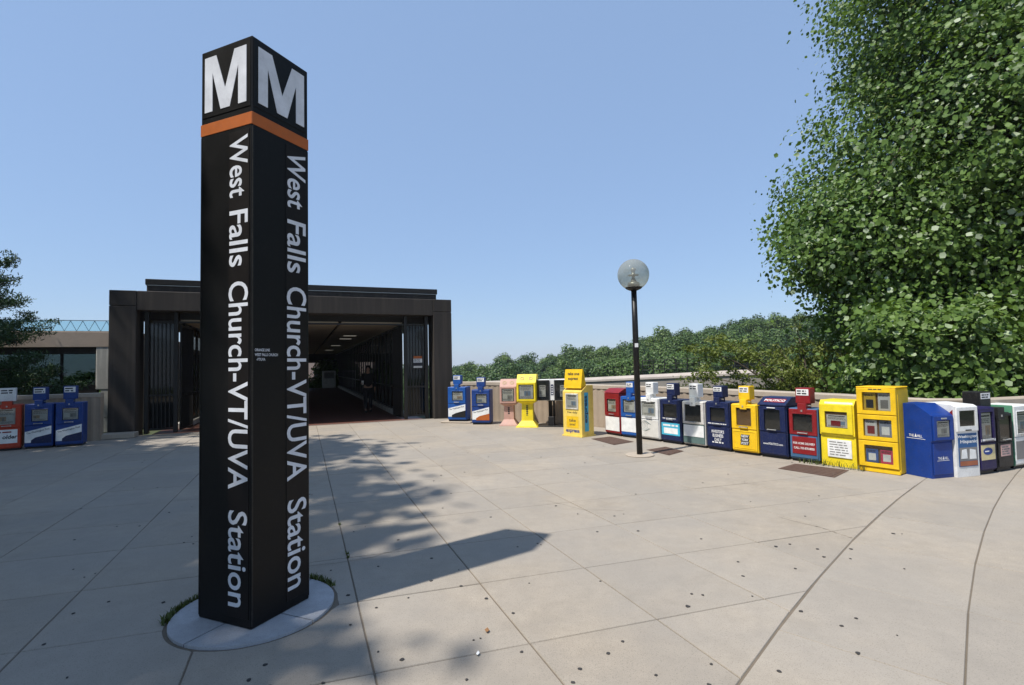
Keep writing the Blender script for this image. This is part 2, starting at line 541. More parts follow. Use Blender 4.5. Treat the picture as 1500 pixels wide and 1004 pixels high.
# ------------------------------------------------------------------ terrain
TOP = [(540, 526), (620, 524), (680, 521), (740, 514), (800, 507), (860, 499), (930, 486), (990, 475), (1050, 463), (1100, 454), (1150, 451), (1300, 452), (1500, 455)]
def crest(px):
    xs = [a for a, _ in TOP]; ys = [b for _, b in TOP]
    return float(np.interp(px, xs, ys))
def sstep(a, b, x):
    t = min(1, max(0, (x - a) / (b - a))); return t * t * (3 - 2 * t)
def ground_z(x, y):
    r = math.hypot(x, y)
    z = -0.12 - 6.5 * sstep(20, 46, r)
    if y > 50:
        px = 750 + 765 * x / y
        hz = 535.4 - 0.02 * (px - 750)
        top = EYE + (hz - crest(px)) / 765 * 130
        z += (top - 14.0 + 6.6) * sstep(55, 130, y)
    return z
def make_ground():
    xs = np.concatenate([np.linspace(-900, -160, 10), np.linspace(-140, 160, 76), np.linspace(180, 900, 10)])
    ys = np.concatenate([np.linspace(-300, -40, 6), np.linspace(-30, 200, 60), np.linspace(230, 1500, 10)])
    V = [(x, y, ground_z(x, y)) for y in ys for x in xs]
    n = len(xs)
    Q = [(j * n + i, j * n + i + 1, (j + 1) * n + i + 1, (j + 1) * n + i) for j in range(len(ys) - 1) for i in range(n - 1)]
    o = link('ground', raw_mesh('ground', V, Q), M_grassg)
    o['kind'] = 'structure'
make_ground()

# ------------------------------------------------------------------ plaza: slabs with open joints over a bed
def c1x(y):    # the wide curved expansion joint, its edges a little chipped
    return float(np.interp(y, C1Y, C1X)) + .004 * math.sin(23 * y) + .003 * math.sin(61 * y + 1)
_c1 = np.polyfit([7.04, 5.34, 4.3, 3.66, 3.14, 2.73], [5.42, 3.61, 2.53, 1.93, 1.47, 1.11], 2)
_c2 = np.polyfit([7.54, 5.6, 4.62, 3.93, 3.25, 2.7], [7.2, 5.06, 4.01, 3.35, 2.74, 2.24], 2)
C1Y = np.linspace(-8, 20, 113)
def lin_ext(c, y, a=2.4, b=7.8):
    if y < a: return np.polyval(c, a) + np.polyval(np.polyder(c), a) * (y - a)
    if y > b: return np.polyval(c, b) + np.polyval(np.polyder(c), b) * (y - b)
    return np.polyval(c, y)
C1X = np.array([lin_ext(_c1, y) for y in C1Y])
C2X = np.array([lin_ext(_c2, y) for y in C1Y])
c2x = lambda y: float(np.interp(y, C1Y, C2X))

ENT = Vector((-1.96, 17.0, 0.0)); ENT_A = math.atan2(0.375, 0.927)
EV = Vector((math.cos(ENT_A), math.sin(ENT_A), 0)); EU = Vector((-math.sin(ENT_A), math.cos(ENT_A), 0))
# parapet wall foot, plaza side (right of the entrance), and its top heights
WALLR = [(-1.95, 16.45, 1.17), (-0.6, 15.75, 1.16), (1.0, 14.75, 1.12), (2.35, 13.55, 1.09), (3.6, 11.75, 1.08), (4.6, 10.15, 1.07), (5.5, 8.85, 1.045), (5.95, 8.3, 1.02), (6.4, 8.02, 1.0), (6.95, 7.98, 0.99), (7.8, 8.25, 0.97), (9.6, 8.95, 0.95), (13.5, 10.5, 0.93)]
WALLL = [(-16.5, 10.15, 1.17), (-13.0, 11.72, 1.17), (-10.22, 12.98, 1.17)]

def clip_fn(poly, fn, n=10):
    """keep the part of a polygon where fn(x,y) < 0; edges are subdivided so curved cuts follow"""
    P = []
    for i in range(len(poly)):
        a = poly[i]; b = poly[(i + 1) % len(poly)]
        for k in range(n):
            t = k / n
            P.append((a[0] + (b[0] - a[0]) * t, a[1] + (b[1] - a[1]) * t))
    vals = [fn(*p) for p in P]
    if all(v < 0 for v in vals): return poly
    if all(v >= 0 for v in vals): return None
    out = []
    for i in range(len(P)):
        j = (i + 1) % len(P)
        if vals[i] < 0: out.append(P[i])
        if (vals[i] < 0) != (vals[j] < 0):
            t = vals[i] / (vals[i] - vals[j])
            out.append((P[i][0] + (P[j][0] - P[i][0]) * t, P[i][1] + (P[j][1] - P[i][1]) * t))
    # drop collinear points
    res = []
    for i in range(len(out)):
        a = out[i - 1]; b = out[i]; c = out[(i + 1) % len(out)]
        cr = (b[0] - a[0]) * (c[1] - b[1]) - (b[1] - a[1]) * (c[0] - b[0])
        if abs(cr) > 2e-5: res.append(b)
    return res if len(res) > 2 else None

def area(p):
    return 0.5 * sum(p[i][0] * p[(i + 1) % len(p)][1] - p[(i + 1) % len(p)][0] * p[i][1] for i in range(len(p)))

def inset(poly, d):
    if area(poly) < 0: poly = poly[::-1]
    n = len(poly); out = []
    for i in range(n):
        a = Vector(poly[i - 1]); b = Vector(poly[i]); c = Vector(poly[(i + 1) % n])
        e1 = (b - a).normalized(); e2 = (c - b).normalized()
        n1 = Vector((-e1.y, e1.x)); n2 = Vector((-e2.y, e2.x))
        m = n1 + n2
        if m.length < 1e-4: m = n1
        m.normalize()
        k = d / max(0.35, m.dot(n1))
        out.append(tuple(b + m * k))
    return out

PYL_C = Vector((-1.81, 3.69)); DISC_R = 0.52
def plaza_bound(x, y):
    """< 0 inside the paved plaza"""
    v = (Vector((x, y, 0)) - ENT)
    a = v.dot(EU) + 0.06                      # entrance front line
    px = [p[0] for p in WALLR]; py = [p[1] for p in WALLR]
    b = y - float(np.interp(x, px, py)) - 0.02 if x > -1.95 else -1
    lx = [p[0] for p in WALLL]; ly = [p[1] for p in WALLL]
    c = y - float(np.interp(x, lx, ly)) - 0.02 if x < -10.3 else -1
    return max(a, b, c)

bed_poly = [(-22, -12), (14, -12), (14, 10.6)] + [(p[0], p[1] + 0.1) for p in WALLR[::-1]] + \
    [(-1.9, 17.0), tuple((ENT - EV * 9.2)[:2])] + [(p[0], p[1] + 0.1) for p in WALLL[::-1]] + [(-22, 9)]
plaza = MB().prism(bed_poly, -0.2, -0.0065, 'z').build('plaza', M_joint)
plaza['kind'] = 'structure'

AX = [-13.2 + 1.05 * i for i in range(5)] + [-8.0, -6.9, -5.82, -4.75, -3.7, -2.66, -1.62, -0.66, 0.27, 1.19, 2.12, 3.06, 4.0, 4.95, 5.9, 6.85, 7.8]
AX = [-19.5, -18.4, -17.35, -16.3, -15.25, -14.2] + AX      # x of the long joints at y = 5
BY = [-4.85 + 1.0 * i for i in range(8)] + [3.15, 4.13, 5.10, 6.13] + [7.15 + 1.0 * i for i in range(16)]   # y of cross joints at x = 0
SA, SB = -0.40, 0.315
def cross(ax, by):
    # x = ax + SA (y-5); y = by + SB x
    x = (ax + SA * (by - 5)) / (1 - SA * SB)
    return (x, by + SB * x)
slabs = []
gap = 0.0045
for i in range(len(AX) - 1):
    for j in range(len(BY) - 1):
        q = [cross(AX[i], BY[j]), cross(AX[i + 1], BY[j]), cross(AX[i + 1], BY[j + 1]), cross(AX[i], BY[j + 1])]
        q = clip_fn(q, lambda x, y: x - c1x(y) + 0.003, 24)
        if q: slabs.append(q)
# the two bands beyond the curved joints: joints run square to the curve
def band_pt(y, off):
    x = c1x(y); d = (c1x(y + 0.05) - c1x(y - 0.05)) / 0.1
    nrm = Vector((1, -d)).normalized()
    return Vector((x, y)) + nrm * off
ys = [-6.6]
while ys[-1] < 10: ys.append(ys[-1] + 0.76)
for k in range(len(ys) - 1):
    full = [tuple(band_pt(ys[k], -0.4)), tuple(band_pt(ys[k], 11)), tuple(band_pt(ys[k + 1], 11)), tuple(band_pt(ys[k + 1], -0.4))]
    mid = clip_fn(full, lambda x, y: c1x(y) + 0.003 - x, 60)
    if not mid: continue
    a = clip_fn(mid, lambda x, y: x - c2x(y) - 0.001, 16)
    b = clip_fn(mid, lambda x, y: c2x(y) - 0.001 - x, 16)
    if a: slabs.append(a)
    if b:
        for lo, hi in ((0, 3.4), (3.4, 5.2), (5.2, 7), (7, 9)):
            bb = clip_fn(b, lambda x, y: max(x - c2x(y) - hi, c2x(y) + lo - x), 16)
            if bb: slabs.append(bb)
final = []
for q in slabs:
    q = clip_fn(q, plaza_bound, 8)
    if q and abs(area(q)) > 0.02: final.append(q)
def hole(q):
    # the round pylon footing interrupts the slabs
    r = clip_fn(q, lambda x, y: DISC_R + 0.012 - math.hypot(x - PYL_C.x, y - PYL_C.y), 60)
    return r
ring_cells = []
out = []
for q in final:
    cx = sum(p[0] for p in q) / len(q); cy = sum(p[1] for p in q) / len(q)
    if math.hypot(cx - PYL_C.x, cy - PYL_C.y) < 1.9:
        # cut round the disc: split the cell into sectors outside the circle
        P = []
        n = len(q)
        for i in range(n):
            for k in range(30):
                t = k / 30; P.append((q[i][0] + (q[(i + 1) % n][0] - q[i][0]) * t, q[i][1] + (q[(i + 1) % n][1] - q[i][1]) * t))
        fn = [math.hypot(p[0] - PYL_C.x, p[1] - PYL_C.y) - DISC_R - 0.012 for p in P]
        if min(fn) >= 0:
            out.append(q); continue
        if max(fn) < 0: continue
        st = next(i for i in range(len(P)) if fn[i - 1] < 0 <= fn[i])
        P = P[st:] + P[:st]; fn = fn[st:] + fn[:st]
        keep = [p for p, f in zip(P, fn) if f >= 0]
        a0 = math.atan2(keep[-1][1] - PYL_C.y, keep[-1][0] - PYL_C.x); a1 = math.atan2(keep[0][1] - PYL_C.y, keep[0][0] - PYL_C.x)
        # walk the arc back inside the cell
        best = None
        for sgn in (1, -1):
            da = (a1 - a0) % (2 * PI) if sgn > 0 else -((a0 - a1) % (2 * PI))
            am = a0 + da / 2
            mx, my = PYL_C.x + DISC_R * math.cos(am), PYL_C.y + DISC_R * math.sin(am)
            ins = True
            s0 = 1 if area(q) > 0 else -1
            for i in range(n):
                ax_, ay_ = q[i]; bx_, by_ = q[(i + 1) % n]
                if s0 * ((bx_ - ax_) * (my - ay_) - (by_ - ay_) * (mx - ax_)) < -0.005: ins = False
            if ins: best = da
        if best is None: continue
        arc = [(PYL_C.x + (DISC_R + 0.012) * math.cos(a0 + best * k / 14), PYL_C.y + (DISC_R + 0.012) * math.sin(a0 + best * k / 14)) for k in range(1, 14)]
        poly = keep + arc
        res = []
        for i in range(len(poly)):
            a = poly[i - 1]; b = poly[i]; c = poly[(i + 1) % len(poly)]
            cr = (b[0] - a[0]) * (c[1] - b[1]) - (b[1] - a[1]) * (c[0] - b[0])
            if abs(cr) > 1e-5: res.append(b)
        if len(res) > 2 and abs(area(res)) > 0.01: out.append(res)
    else:
        out.append(q)
def in_view(q):
    cx = sum(p[0] for p in q) / len(q); cy = sum(p[1] for p in q) / len(q)
    return cy > 1.6 and abs(cx) < cy * 1.02 + 0.9
order = sorted(out, key=lambda q: (0 if in_view(q) else 1, math.hypot(sum(p[0] for p in q) / len(q), sum(p[1] for p in q) / len(q))))
rest = MB()
for k, q in enumerate(order):
    a = inset(q, gap * (0.8 + 0.5 * random.random())); b = inset(a, 0.003)
    if area(a) < 0.004 or area(b) < 0.002: continue
    n = len(a)
    cx = sum(p[0] for p in a) / n; cy = sum(p[1] for p in a) / n
    tx, ty, dz = random.uniform(-.0018, .0018), random.uniform(-.0018, .0018), random.uniform(-.0012, .0012)
    zz = lambda p: dz + tx * (p[0] - cx) + ty * (p[1] - cy)
    vs = [(p[0], p[1], -0.04) for p in a] + [(p[0], p[1], -0.005 + zz(p)) for p in a] + [(p[0], p[1], zz(p)) for p in b]
    fs = [tuple(range(2 * n, 3 * n))]
    for L in (0, 1):
        fs += [(L * n + i, L * n + (i + 1) % n, L * n + n + (i + 1) % n, L * n + n + i) for i in range(n)]
    if k < 300:
        MB().add(vs, fs).build('paving_slab', M_pave, plaza)
    else:
        rest.add(vs, fs)
rest.build('paving_slab_field', M_pave, plaza)['kind'] = 'stuff'
# flattened gum on the paving
gm = MB()
def gum(x, y, r, st=1.0):
    n = 9; ph = random.random() * 6
    pts = []
    for k in range(n):
        a = 2 * PI * k / n; rr = r * (0.75 + 0.5 * random.random())
        pts.append((x + rr * math.cos(a) * st, y + rr * math.sin(a)))
    gm.prism(pts, 0.0015, 0.0042, 'z')
GUM = [(0.62, 3.17), (-0.22, 3.78), (-0.03, 3.55), (0.28, 2.78), (-0.73, 4.58), (-1.15, 4.42), (-0.42, 4.0), (0.02, 3.08), (-1.23, 3.88), (-0.97, 3.67), (-2.9, 3.27), (-2.2, 3.62), (-1.42, 3.0), (-1.44, 2.86), (-1.03, 2.82),
       (1.9, 3.0), (2.0, 3.3), (2.2, 4.2), (2.9, 4.6), (2.3, 4.7), (2.45, 4.75), (2.62, 4.62), (1.15, 3.6), (0.97, 2.74), (1.02, 2.7), (0.2, 4.9), (0.8, 5.2), (1.2, 5.2)]
for x, y in GUM: gum(x, y, random.uniform(.009, .016))
for _ in range(150):
    y = 2.6 + 10 * random.random() ** 1.3; x = random.uniform(-0.85, 0.75) * y
    if plaza_bound(x, y) < -0.2 and math.hypot(x - PYL_C.x, y - PYL_C.y) > 0.7: gum(x, y, random.uniform(.005, .014))
gm.build('gum_spots', M_gum, plaza)['kind'] = 'stuff'

# hairline cracks across slabs
def crack(pts, w0):
    r = random.Random(len(pts) * 7 + int(pts[0][0] * 10)); P = []
    for i in range(len(pts) - 1):
        for k in range(7):
            t_ = k / 7; P.append((pts[i][0] + (pts[i + 1][0] - pts[i][0]) * t_ + r.gauss(0, .008), pts[i][1] + (pts[i + 1][1] - pts[i][1]) * t_ + r.gauss(0, .008)))
    L = [(x, y + w0 * r.uniform(.4, 1)) for x, y in P]; R = [(x, y - w0 * r.uniform(.4, 1)) for x, y in P]
    mb = MB()
    for i in range(len(P) - 1):
        mb.add([(*L[i], .0022), (*L[i + 1], .0022), (*R[i + 1], .0022), (*R[i], .0022)], [(0, 1, 2, 3)])
    mb.build('crack', M_joint, plaza)
crack([(2.75, 5.55), (3.0, 5.2), (3.05, 5.0), (3.1, 4.85)], .006)
crack([(-1.75, 4.45), (-1.3, 4.6), (-1.0, 4.9)], .004)
crack([(0.4, 6.4), (0.75, 6.0), (1.3, 5.9)], .004)
# iron cover plates set in the paving
def plate(pts, label):
    o = empty('cover_plate', (sum(p[0] for p in pts) / 4, sum(p[1] for p in pts) / 4, 0), 0, label, 'cover plate', 'iron cover plates in the paving')
    loc = [(p[0] - o.location.x, p[1] - o.location.y) for p in pts]
    MB().prism(loc, 0.0025, 0.006, 'z').build('frame', M_drain, o)
    a, b, c, d = [Vector(p) for p in loc]
    k = 0; N = 6
    for i in range(N):
        t0 = (i + 0.12) / N; t1 = (i + 0.88) / N
        q = [a.lerp(b, t0).lerp(d.lerp(c, t0), .06), a.lerp(b, t1).lerp(d.lerp(c, t1), .06), a.lerp(b, t1).lerp(d.lerp(c, t1), .94), a.lerp(b, t0).lerp(d.lerp(c, t0), .94)]
        MB().prism([tuple(p) for p in q], 0.006, 0.0105, 'z').build('rib', M_drain, o)
plate([(1.70, 11.55), (2.16, 11.84), (2.5, 11.0), (2.02, 10.62)], 'brown iron cover plate in front of the plain red newspaper box')
plate([(2.5, 9.95), (2.95, 10.27), (3.13, 9.72), (2.74, 9.33)], 'brown iron cover plate beside the globe lamp post')
plate([(4.0, 8.01), (4.44, 8.35), (4.93, 7.78), (4.44, 7.33)], 'brown iron cover plate with weeds before the small yellow box')

# ------------------------------------------------------------------ parapet walls
def parapet(name, path, label, thick=0.28, ribs=True):
    o = empty(name, (path[0][0], path[0][1], 0), 0, label, 'wall')
    ox, oy = path[0][0], path[0][1]
    # resample
    P = [Vector(p) for p in path]
    pts = []
    for i in range(len(P) - 1):
        L = (P[i + 1] - P[i]).length; n = max(1, int(L / 0.045))
        for k in range(n): pts.append(P[i].lerp(P[i + 1], k / n))
    pts.append(P[-1])
    front = []; back = []
    for i, p in enumerate(pts):
        d = (pts[min(i + 1, len(pts) - 1)] - pts[max(0, i - 1)]); d.z = 0; d.normalize()
        nb = Vector((-d.y, d.x, 0))
        off = (0.0, 0.0, 0.014, 0.014)[i % 4] if ribs else 0
        front.append((p.x - ox + nb.x * off, p.y - oy + nb.y * off, p.z)); back.append((p.x - ox + nb.x * thick, p.y - oy + nb.y * thick, p.z))
    def strip(nm, mat, fz0, fz1, push):
        n = len(front); mb = MB(); vs = []
        for i in range(n):
            f = front[i]; b = back[i]
            dx, dy = f[0] - b[0], f[1] - b[1]; L = math.hypot(dx, dy); dx /= L; dy /= L
            ff = (b[0] + dx * (thick + push), b[1] + dy * (thick + push)) if push else (f[0], f[1])
            bb = (b[0] - dx * push, b[1] - dy * push)
            z0 = fz0(f[2]); z1 = fz1(f[2])
            vs += [(ff[0], ff[1], z0), (ff[0], ff[1], z1 - (0.012 if push else 0)), (ff[0] - dx * 0.012, ff[1] - dy * .012, z1), (bb[0], bb[1], z1), (bb[0], bb[1], z0)]
        fs = []
        for i in range(n - 1):
            for k in range(5):
                q = (k + 1) % 5
                fs.append((i * 5 + k, (i + 1) * 5 + k, (i + 1) * 5 + q, i * 5 + q))
        fs.append((0, 1, 2, 3, 4)); fs.append(tuple((n - 1) * 5 + k for k in (4, 3, 2, 1, 0)))
        return mb.add(vs, fs).build(nm, mat, o)
    strip('wall_face', M_wall, lambda z: -0.15, lambda z: z - 0.10, 0)
    strip('coping', M_cap, lambda z: z - 0.098, lambda z: z, 0.012)
    return o
parapet('parapet_wall', WALLR, 'tan ribbed concrete parapet wall running behind the row of newspaper boxes')
parapet('parapet_wall', WALLL, 'tan concrete parapet wall behind the two shaded blue boxes, ending at a square end')

# ------------------------------------------------------------------ pylon
pyl = empty('station_pylon', (PYL_C.x, PYL_C.y, 0.012), math.atan2(-0.395, 0.92), 'tall dark brown station pylon with white M and vertical lettering', 'pylon')
# local: -y is the left visible face normal (-.395,-.92), +x the right visible face
S = 0.245; PH = 3.865
MB().box(-S, S, -S, S, 0.0, PH - 0.002, 0.008).build('shaft', M_pylon, pyl)
MP = [(0, 0), (0, 1), (.28, 1), (.5, .36), (.72, 1), (1, 1), (1, 0), (.81, 0), (.81, .70), (.61, 0), (.39, 0), (.19, .70), (.19, 0)]
def tri_poly(mb, P, d0, d1):
    bm = bmesh.new()
    vs = [bm.verts.new((x, d0, z)) for x, z in P]
    f = bm.faces.new(vs)
    r = bmesh.ops.extrude_face_region(bm, geom=[f])
    bmesh.ops.translate(bm, verts=[v for v in r['geom'] if isinstance(v, bmesh.types.BMVert)], vec=(0, d1 - d0, 0))
    bmesh.ops.triangulate(bm, faces=[q for q in bm.faces if len(q.verts) > 4])
    bm.verts.index_update()
    mb.add([tuple(v.co) for v in bm.verts], [tuple(v.index for v in q.verts) for q in bm.faces])
    bm.free()
for k in range(4):
    def rot(mb):
        a = k * PI / 2; c, s = math.cos(a), math.sin(a)
        mb.v = [(x * c - y * s, x * s + y * c, z) for x, y, z in mb.v]
        return mb
    rot(MB().box(-S + .004, -S + .012, -S - .0025, -S + .01, .02, 3.255)).build('corner_trim', M_bronze, pyl)
    f = rot(MB().box(-S + .012, S - .012, -S - .004, -S + .01, 3.385, PH - .02, .002)).build('head_panel', M_pylon, pyl)
    mb = MB(); tri_poly(mb, [(-0.2 + a * .40, 3.42 + b * .385) for a, b in MP], -S - .007, -S - .0035)
    rot(mb).build('metro_letter', M_letter, f)
    rot(MB().box(-S - .0012, S + .0012, -S - .003, -S + .01, 3.262, 3.345, .002)).build('colour_band', M_orange, pyl)
    st = rot(MB().box(0.035, S - .022, -S - .0035, -S + .01, 0.06, 3.235, .001)).build('name_strip', M_strip, pyl)
    a = k * PI / 2; c, s = math.cos(a), math.sin(a)
    for word, z1, z0, hh in (('West', 3.20, 2.79, .168), ('Falls', 2.70, 2.325, .172), ('Church-VT/UVA', 2.225, .87, .18), ('Station', .735, .125, .172)):
        lt = lettering(word, M_letter, st, 0.128, (z0 + z1) / 2, z1 - z0, hh, -S - .0052, 0.013, vertical=True)
        for v in lt.data.vertices:
            x, y, z = v.co; v.co = (x * c - y * s, x * s + y * c, z)
    if k == 1:
        for i, (tx, wd, dx) in enumerate((('ORANGE LINE', .118, 0), ('WEST FALLS CHURCH', .185, 0), ('-VT/UVA', .07, .012))):
            l2 = lettering(tx, M_letter, pyl, -0.222 + dx + wd / 2, 1.772 - i * .031, wd, .0185, -S - .0025, 0.02)
            for v in l2.data.vertices:
                x, y, z = v.co; v.co = (x * c - y * s, x * s + y * c, z)
# round footing in four cast segments
foot = empty('pylon_footing', (PYL_C.x, PYL_C.y, 0), math.atan2(-0.395, 0.92), 'round pale painted concrete footing under the pylon', 'footing')
for k in range(4):
    a0 = k * PI / 2; N = 14; g2 = 0.006
    arc = [(DISC_R * math.cos(a0 + PI / 2 * t / N), DISC_R * math.sin(a0 + PI / 2 * t / N)) for t in range(N + 1)]
    ins = inset([(0, 0)] + arc, g2)
    MB().prism(ins, -0.03, 0.012, 'z').build('footing_segment', M_disc, foot)

# ------------------------------------------------------------------ weeds
def weeds(name, spots, label, h=0.09, n=16):
    V = []; Q = []
    for (x, y, r) in spots:
        for _ in range(n):
            a = random.random() * 2 * PI; rr = r * math.sqrt(random.random())
            bx, by = x + rr * math.cos(a), y + rr * math.sin(a)
            d = random.random() * 2 * PI; L = h * random.uniform(.4, 1.1); le = random.uniform(.2, .9) * L; w_ = random.uniform(.003, .007)
            px_, py_ = -math.sin(d) * w_, math.cos(d) * w_
            o = len(V)
            V += [(bx - px_, by - py_, 0), (bx + px_, by + py_, 0), (bx + px_ * .7 + math.cos(d) * le * .4, by + py_ * .7 + math.sin(d) * le * .4, L * .7), (bx - px_ * .7 + math.cos(d) * le * .4, by - py_ * .7 + math.sin(d) * le * .4, L * .7)]
            Q.append((o, o + 1, o + 2, o + 3))
            V += [(bx + math.cos(d) * le, by + math.sin(d) * le, L)]
            V += [(bx + math.cos(d) * le + .001, by + math.sin(d) * le, L)]
            Q.append((o + 3, o + 2, o + 5, o + 4))
    o = link(name, raw_mesh(name, V, Q), M_grass)
    tag(o, label, 'weeds', kind='stuff')
    return o
sp = []
for a in np.linspace(2.2, 3.5, 22): sp.append((PYL_C.x + (DISC_R + .02) * math.cos(a), PYL_C.y + (DISC_R + .02) * math.sin(a), .03))
for a in np.linspace(.75, 1.6, 14): sp.append((PYL_C.x + (DISC_R + .02) * math.cos(a), PYL_C.y + (DISC_R + .02) * math.sin(a), .028))
weeds('weeds', sp, 'green weeds sprouting round the rim of the pylon footing', .04, 22)
sp = [(-1.86, 5.6, .015), (-1.5, 4.72, .012), (-1.47, 4.64, .015)]
weeds('weeds', sp, 'small weeds growing in a paving joint beyond the pylon', .03, 10)
sp = [(4.62 + .06 * i, 8.42 - .085 * i, .06) for i in range(9)] + [(4.8, 8.2, .1)]
weeds('weeds', sp, 'weeds growing at the foot of the small yellow box', .11, 10)

# litter
def leaf_litter(x, y, s, mat, label, cat, name):
    mb = MB(); pts = [(0, -s), (s * .5, -s * .3), (s * .35, s * .4), (0, s), (-s * .4, s * .45), (-s * .55, -.2 * s)]
    vs = [(0, 0, .012)] + [(a, b, .004 + .012 * random.random()) for a, b in pts]
    vs += [(a, b, c - .002) for a, b, c in vs]
    fs = [(0, 1 + i, 1 + (i + 1) % 6) for i in range(6)] + [(7, 8 + (i + 1) % 6, 8 + i) for i in range(6)] + [(1 + i, 8 + i, 8 + (i + 1) % 6, 1 + (i + 1) % 6) for i in range(6)]
    o = mb.add(vs, fs).build(name, mat); o.location = (x, y, 0.002)
    tag(o, label, cat)
leaf_litter(-0.19, 3.32, .028, M_dryleaf, 'dry tan fallen leaf lying on the sunlit paving', 'leaf', 'fallen_leaf')
leaf_litter(-0.23, 3.06, .02, M_card, 'small white paper scrap lying on the paving', 'paper', 'paper_scrap')

# ------------------------------------------------------------------ station entrance
ent = empty('station_entrance', ENT, ENT_A, 'dark brown concrete station entrance with long covered concourse and barred gates', 'building')
W = 9.2; HC = 3.42; HT = 3.83; LEN = 36.0
for x0, x1 in ((-.6, 0), (-W, -W + .6)):
    MB().box(x0, x1, 0, .75, -.1, HC, .012).build('column', M_brown, ent)
    MB().box(x0, x1, 0, .75, HC + .008, HT, .012).build('corner_block', M_brown, ent)
MB().box(-W + .606, -.606, .004, .7, 3.31, HT - .002, .012).build('lintel', M_brown, ent)
# roof set back above the lintel
rf = MB().box(-W + .75, -.42, .32, LEN, HT + .002, 4.02, .01).build('roof_upstand', M_brown, ent)
MB().box(-W + .73, -.40, .30, LEN + .03, 4.022, 4.04, .002).build('drip_edge', M_alu, rf)
MB().box(-W + .72, -.39, .29, LEN + .04, 4.042, 4.2, .01).build('metal_coping', M_bronze, rf)
XR, XL = -1.45, -7.75       # inner faces of the side walls
# side roof edges above the glazed walls
for x0, x1 in ((XR + .02, -.5), (-W + .5, XL - .02)):
    MB().box(x0, x1, .71, LEN, 3.1, HT - .01, .01).build('edge_beam', M_brown, ent)
# ceiling panels
edges = [XL - .02, -5.62, -3.42, XR + .02]
for a, b in zip(edges[:-1], edges[1:]):
    y = .72
    while y < LEN - .2:
        y1 = min(y + 3.5, LEN)
        MB().box(a + .045, b - .045, y + .012, y1 - .012, 3.08, 3.13, .004).build('ceiling_panel', M_ceil, ent)
        y = y1
MB().box(XL, XR, .75, LEN, 3.14, 3.8).build('roof_void', M_inside, ent)
m, t, b = new_mat('lamp_diffuser')
b.inputs['Base Color'].default_value = (.7, .7, .65, 1); b.inputs['Emission Color'].default_value = (1, .93, .8, 1); b.inputs['Emission Strength'].default_value = 0.35
M_diff = m
for y in (7.0, 9.4, 17, 25):
    for x in (-2.6, -6.6):
        l_ = MB().box(x - .3, x + .3, y - .09, y + .09, 3.062, 3.079, .004).build('ceiling_light', M_bronze, ent)
        MB().box(x - .26, x + .26, y - .06, y + .06, 3.055, 3.0615).build('diffuser', M_diff, l_)
MB().box(XL - .5, XR + .5, .03, LEN + 9, -.12, 0.0).build('floor', M_tile, ent)
MB().box(-W + .62, -.62, .0, .028, -.1, .004).build('threshold', M_cap, ent)
# glazed side walls: kerb, mullions, rails, panes
for xs, sgn in ((XR, 1), (XL, -1)):
    MB().box(min(xs - .12 * sgn, xs + .2 * sgn), max(xs - .12 * sgn, xs + .2 * sgn), 1.3, LEN, 0.001, .16, .01).build('kerb', M_grey, ent)
    n = 34; pts = [1.35 + i * (LEN - 1.5) / n for i in range(n + 1)]
    for y in pts:
        MB().box(xs - .035, xs + .035, y - .03, y + .03, .162, 3.09, .004).build('mullion', M_bronze, ent)
    for z in (.2, .98, 3.0):
        MB().box(xs - .025, xs + .025, pts[0] + .031, pts[-1] - .031, z - .03, z + .03).build('rail', M_bronze, ent)
    for a, b_ in zip(pts[:-1], pts[1:]):
        MB().box(xs - .004, xs + .004, a + .031, b_ - .031, .231, .949).build('pane', M_tint if sgn > 0 else M_tintlight, ent)
        MB().box(xs - .004, xs + .004, a + .031, b_ - .031, 1.011, 2.969).build('pane', M_tint if sgn > 0 else M_tintlight, ent)
# front: fixed barred panels, gate posts, header rail, open gate leaves
hd = MB().box(-W + .9, -.9, .30, .36, 3.0, 3.05, .004).build('header_rail', M_bronze, ent)
for xp, xc, sgn in ((XR, -.78, 1), (XL, -W + .78, -1)):
    MB().box(xp - .05, xp + .05, .27, .39, 0.001, 3.3, .006).build('gate_post', M_bronze, ent)
    MB().box(xc - .05, xc + .05, .24, .42, 0.001, 3.3, .006).build('gate_post', M_bronze, ent)
    lo, hi = min(xp, xc) + .051, max(xp, xc) - .051
    fr = MB().box(lo, hi, .31, .35, .08, .13).build('panel_rail', M_bronze, ent)
    MB().box(lo, hi, .31, .35, 1.0, 1.05).build('panel_rail', M_bronze, ent)
    for i in range(1, 6):
        x = lo + (hi - lo) * i / 6
        MB().box(x - .012, x + .012, .318, .342, .131, 2.999).build('bar', M_bronze, ent)
    MB().box(lo, hi, .352, .358, .131, 2.99).build('pane', M_tint, ent)
    # gate leaf folded back into the concourse
    g0 = MB().ring(0, 1.0, .05, 2.95, .05, -.02, .02)
    def leafplace(mb, sgn=sgn, xp=xp):
        a = PI / 2 + sgn * .13; c, s = math.cos(a), math.sin(a)
        mb.v = [(xp - sgn * .09 + x * c - y * s, .42 + x * s + y * c, z) for x, y, z in mb.v]
        return mb
    gl = leafplace(g0).build('gate_leaf', M_bronze, ent)
    for i in range(1, 9):
        x = .05 + .9 * i / 9
        leafplace(MB().box(x - .012, x + .012, -.012, .012, .1, 2.9)).build('bar', M_bronze, gl)
    leafplace(MB().box(.05, .95, -.015, .015, .98, 1.05)).build('gate_rail', M_bronze, gl)
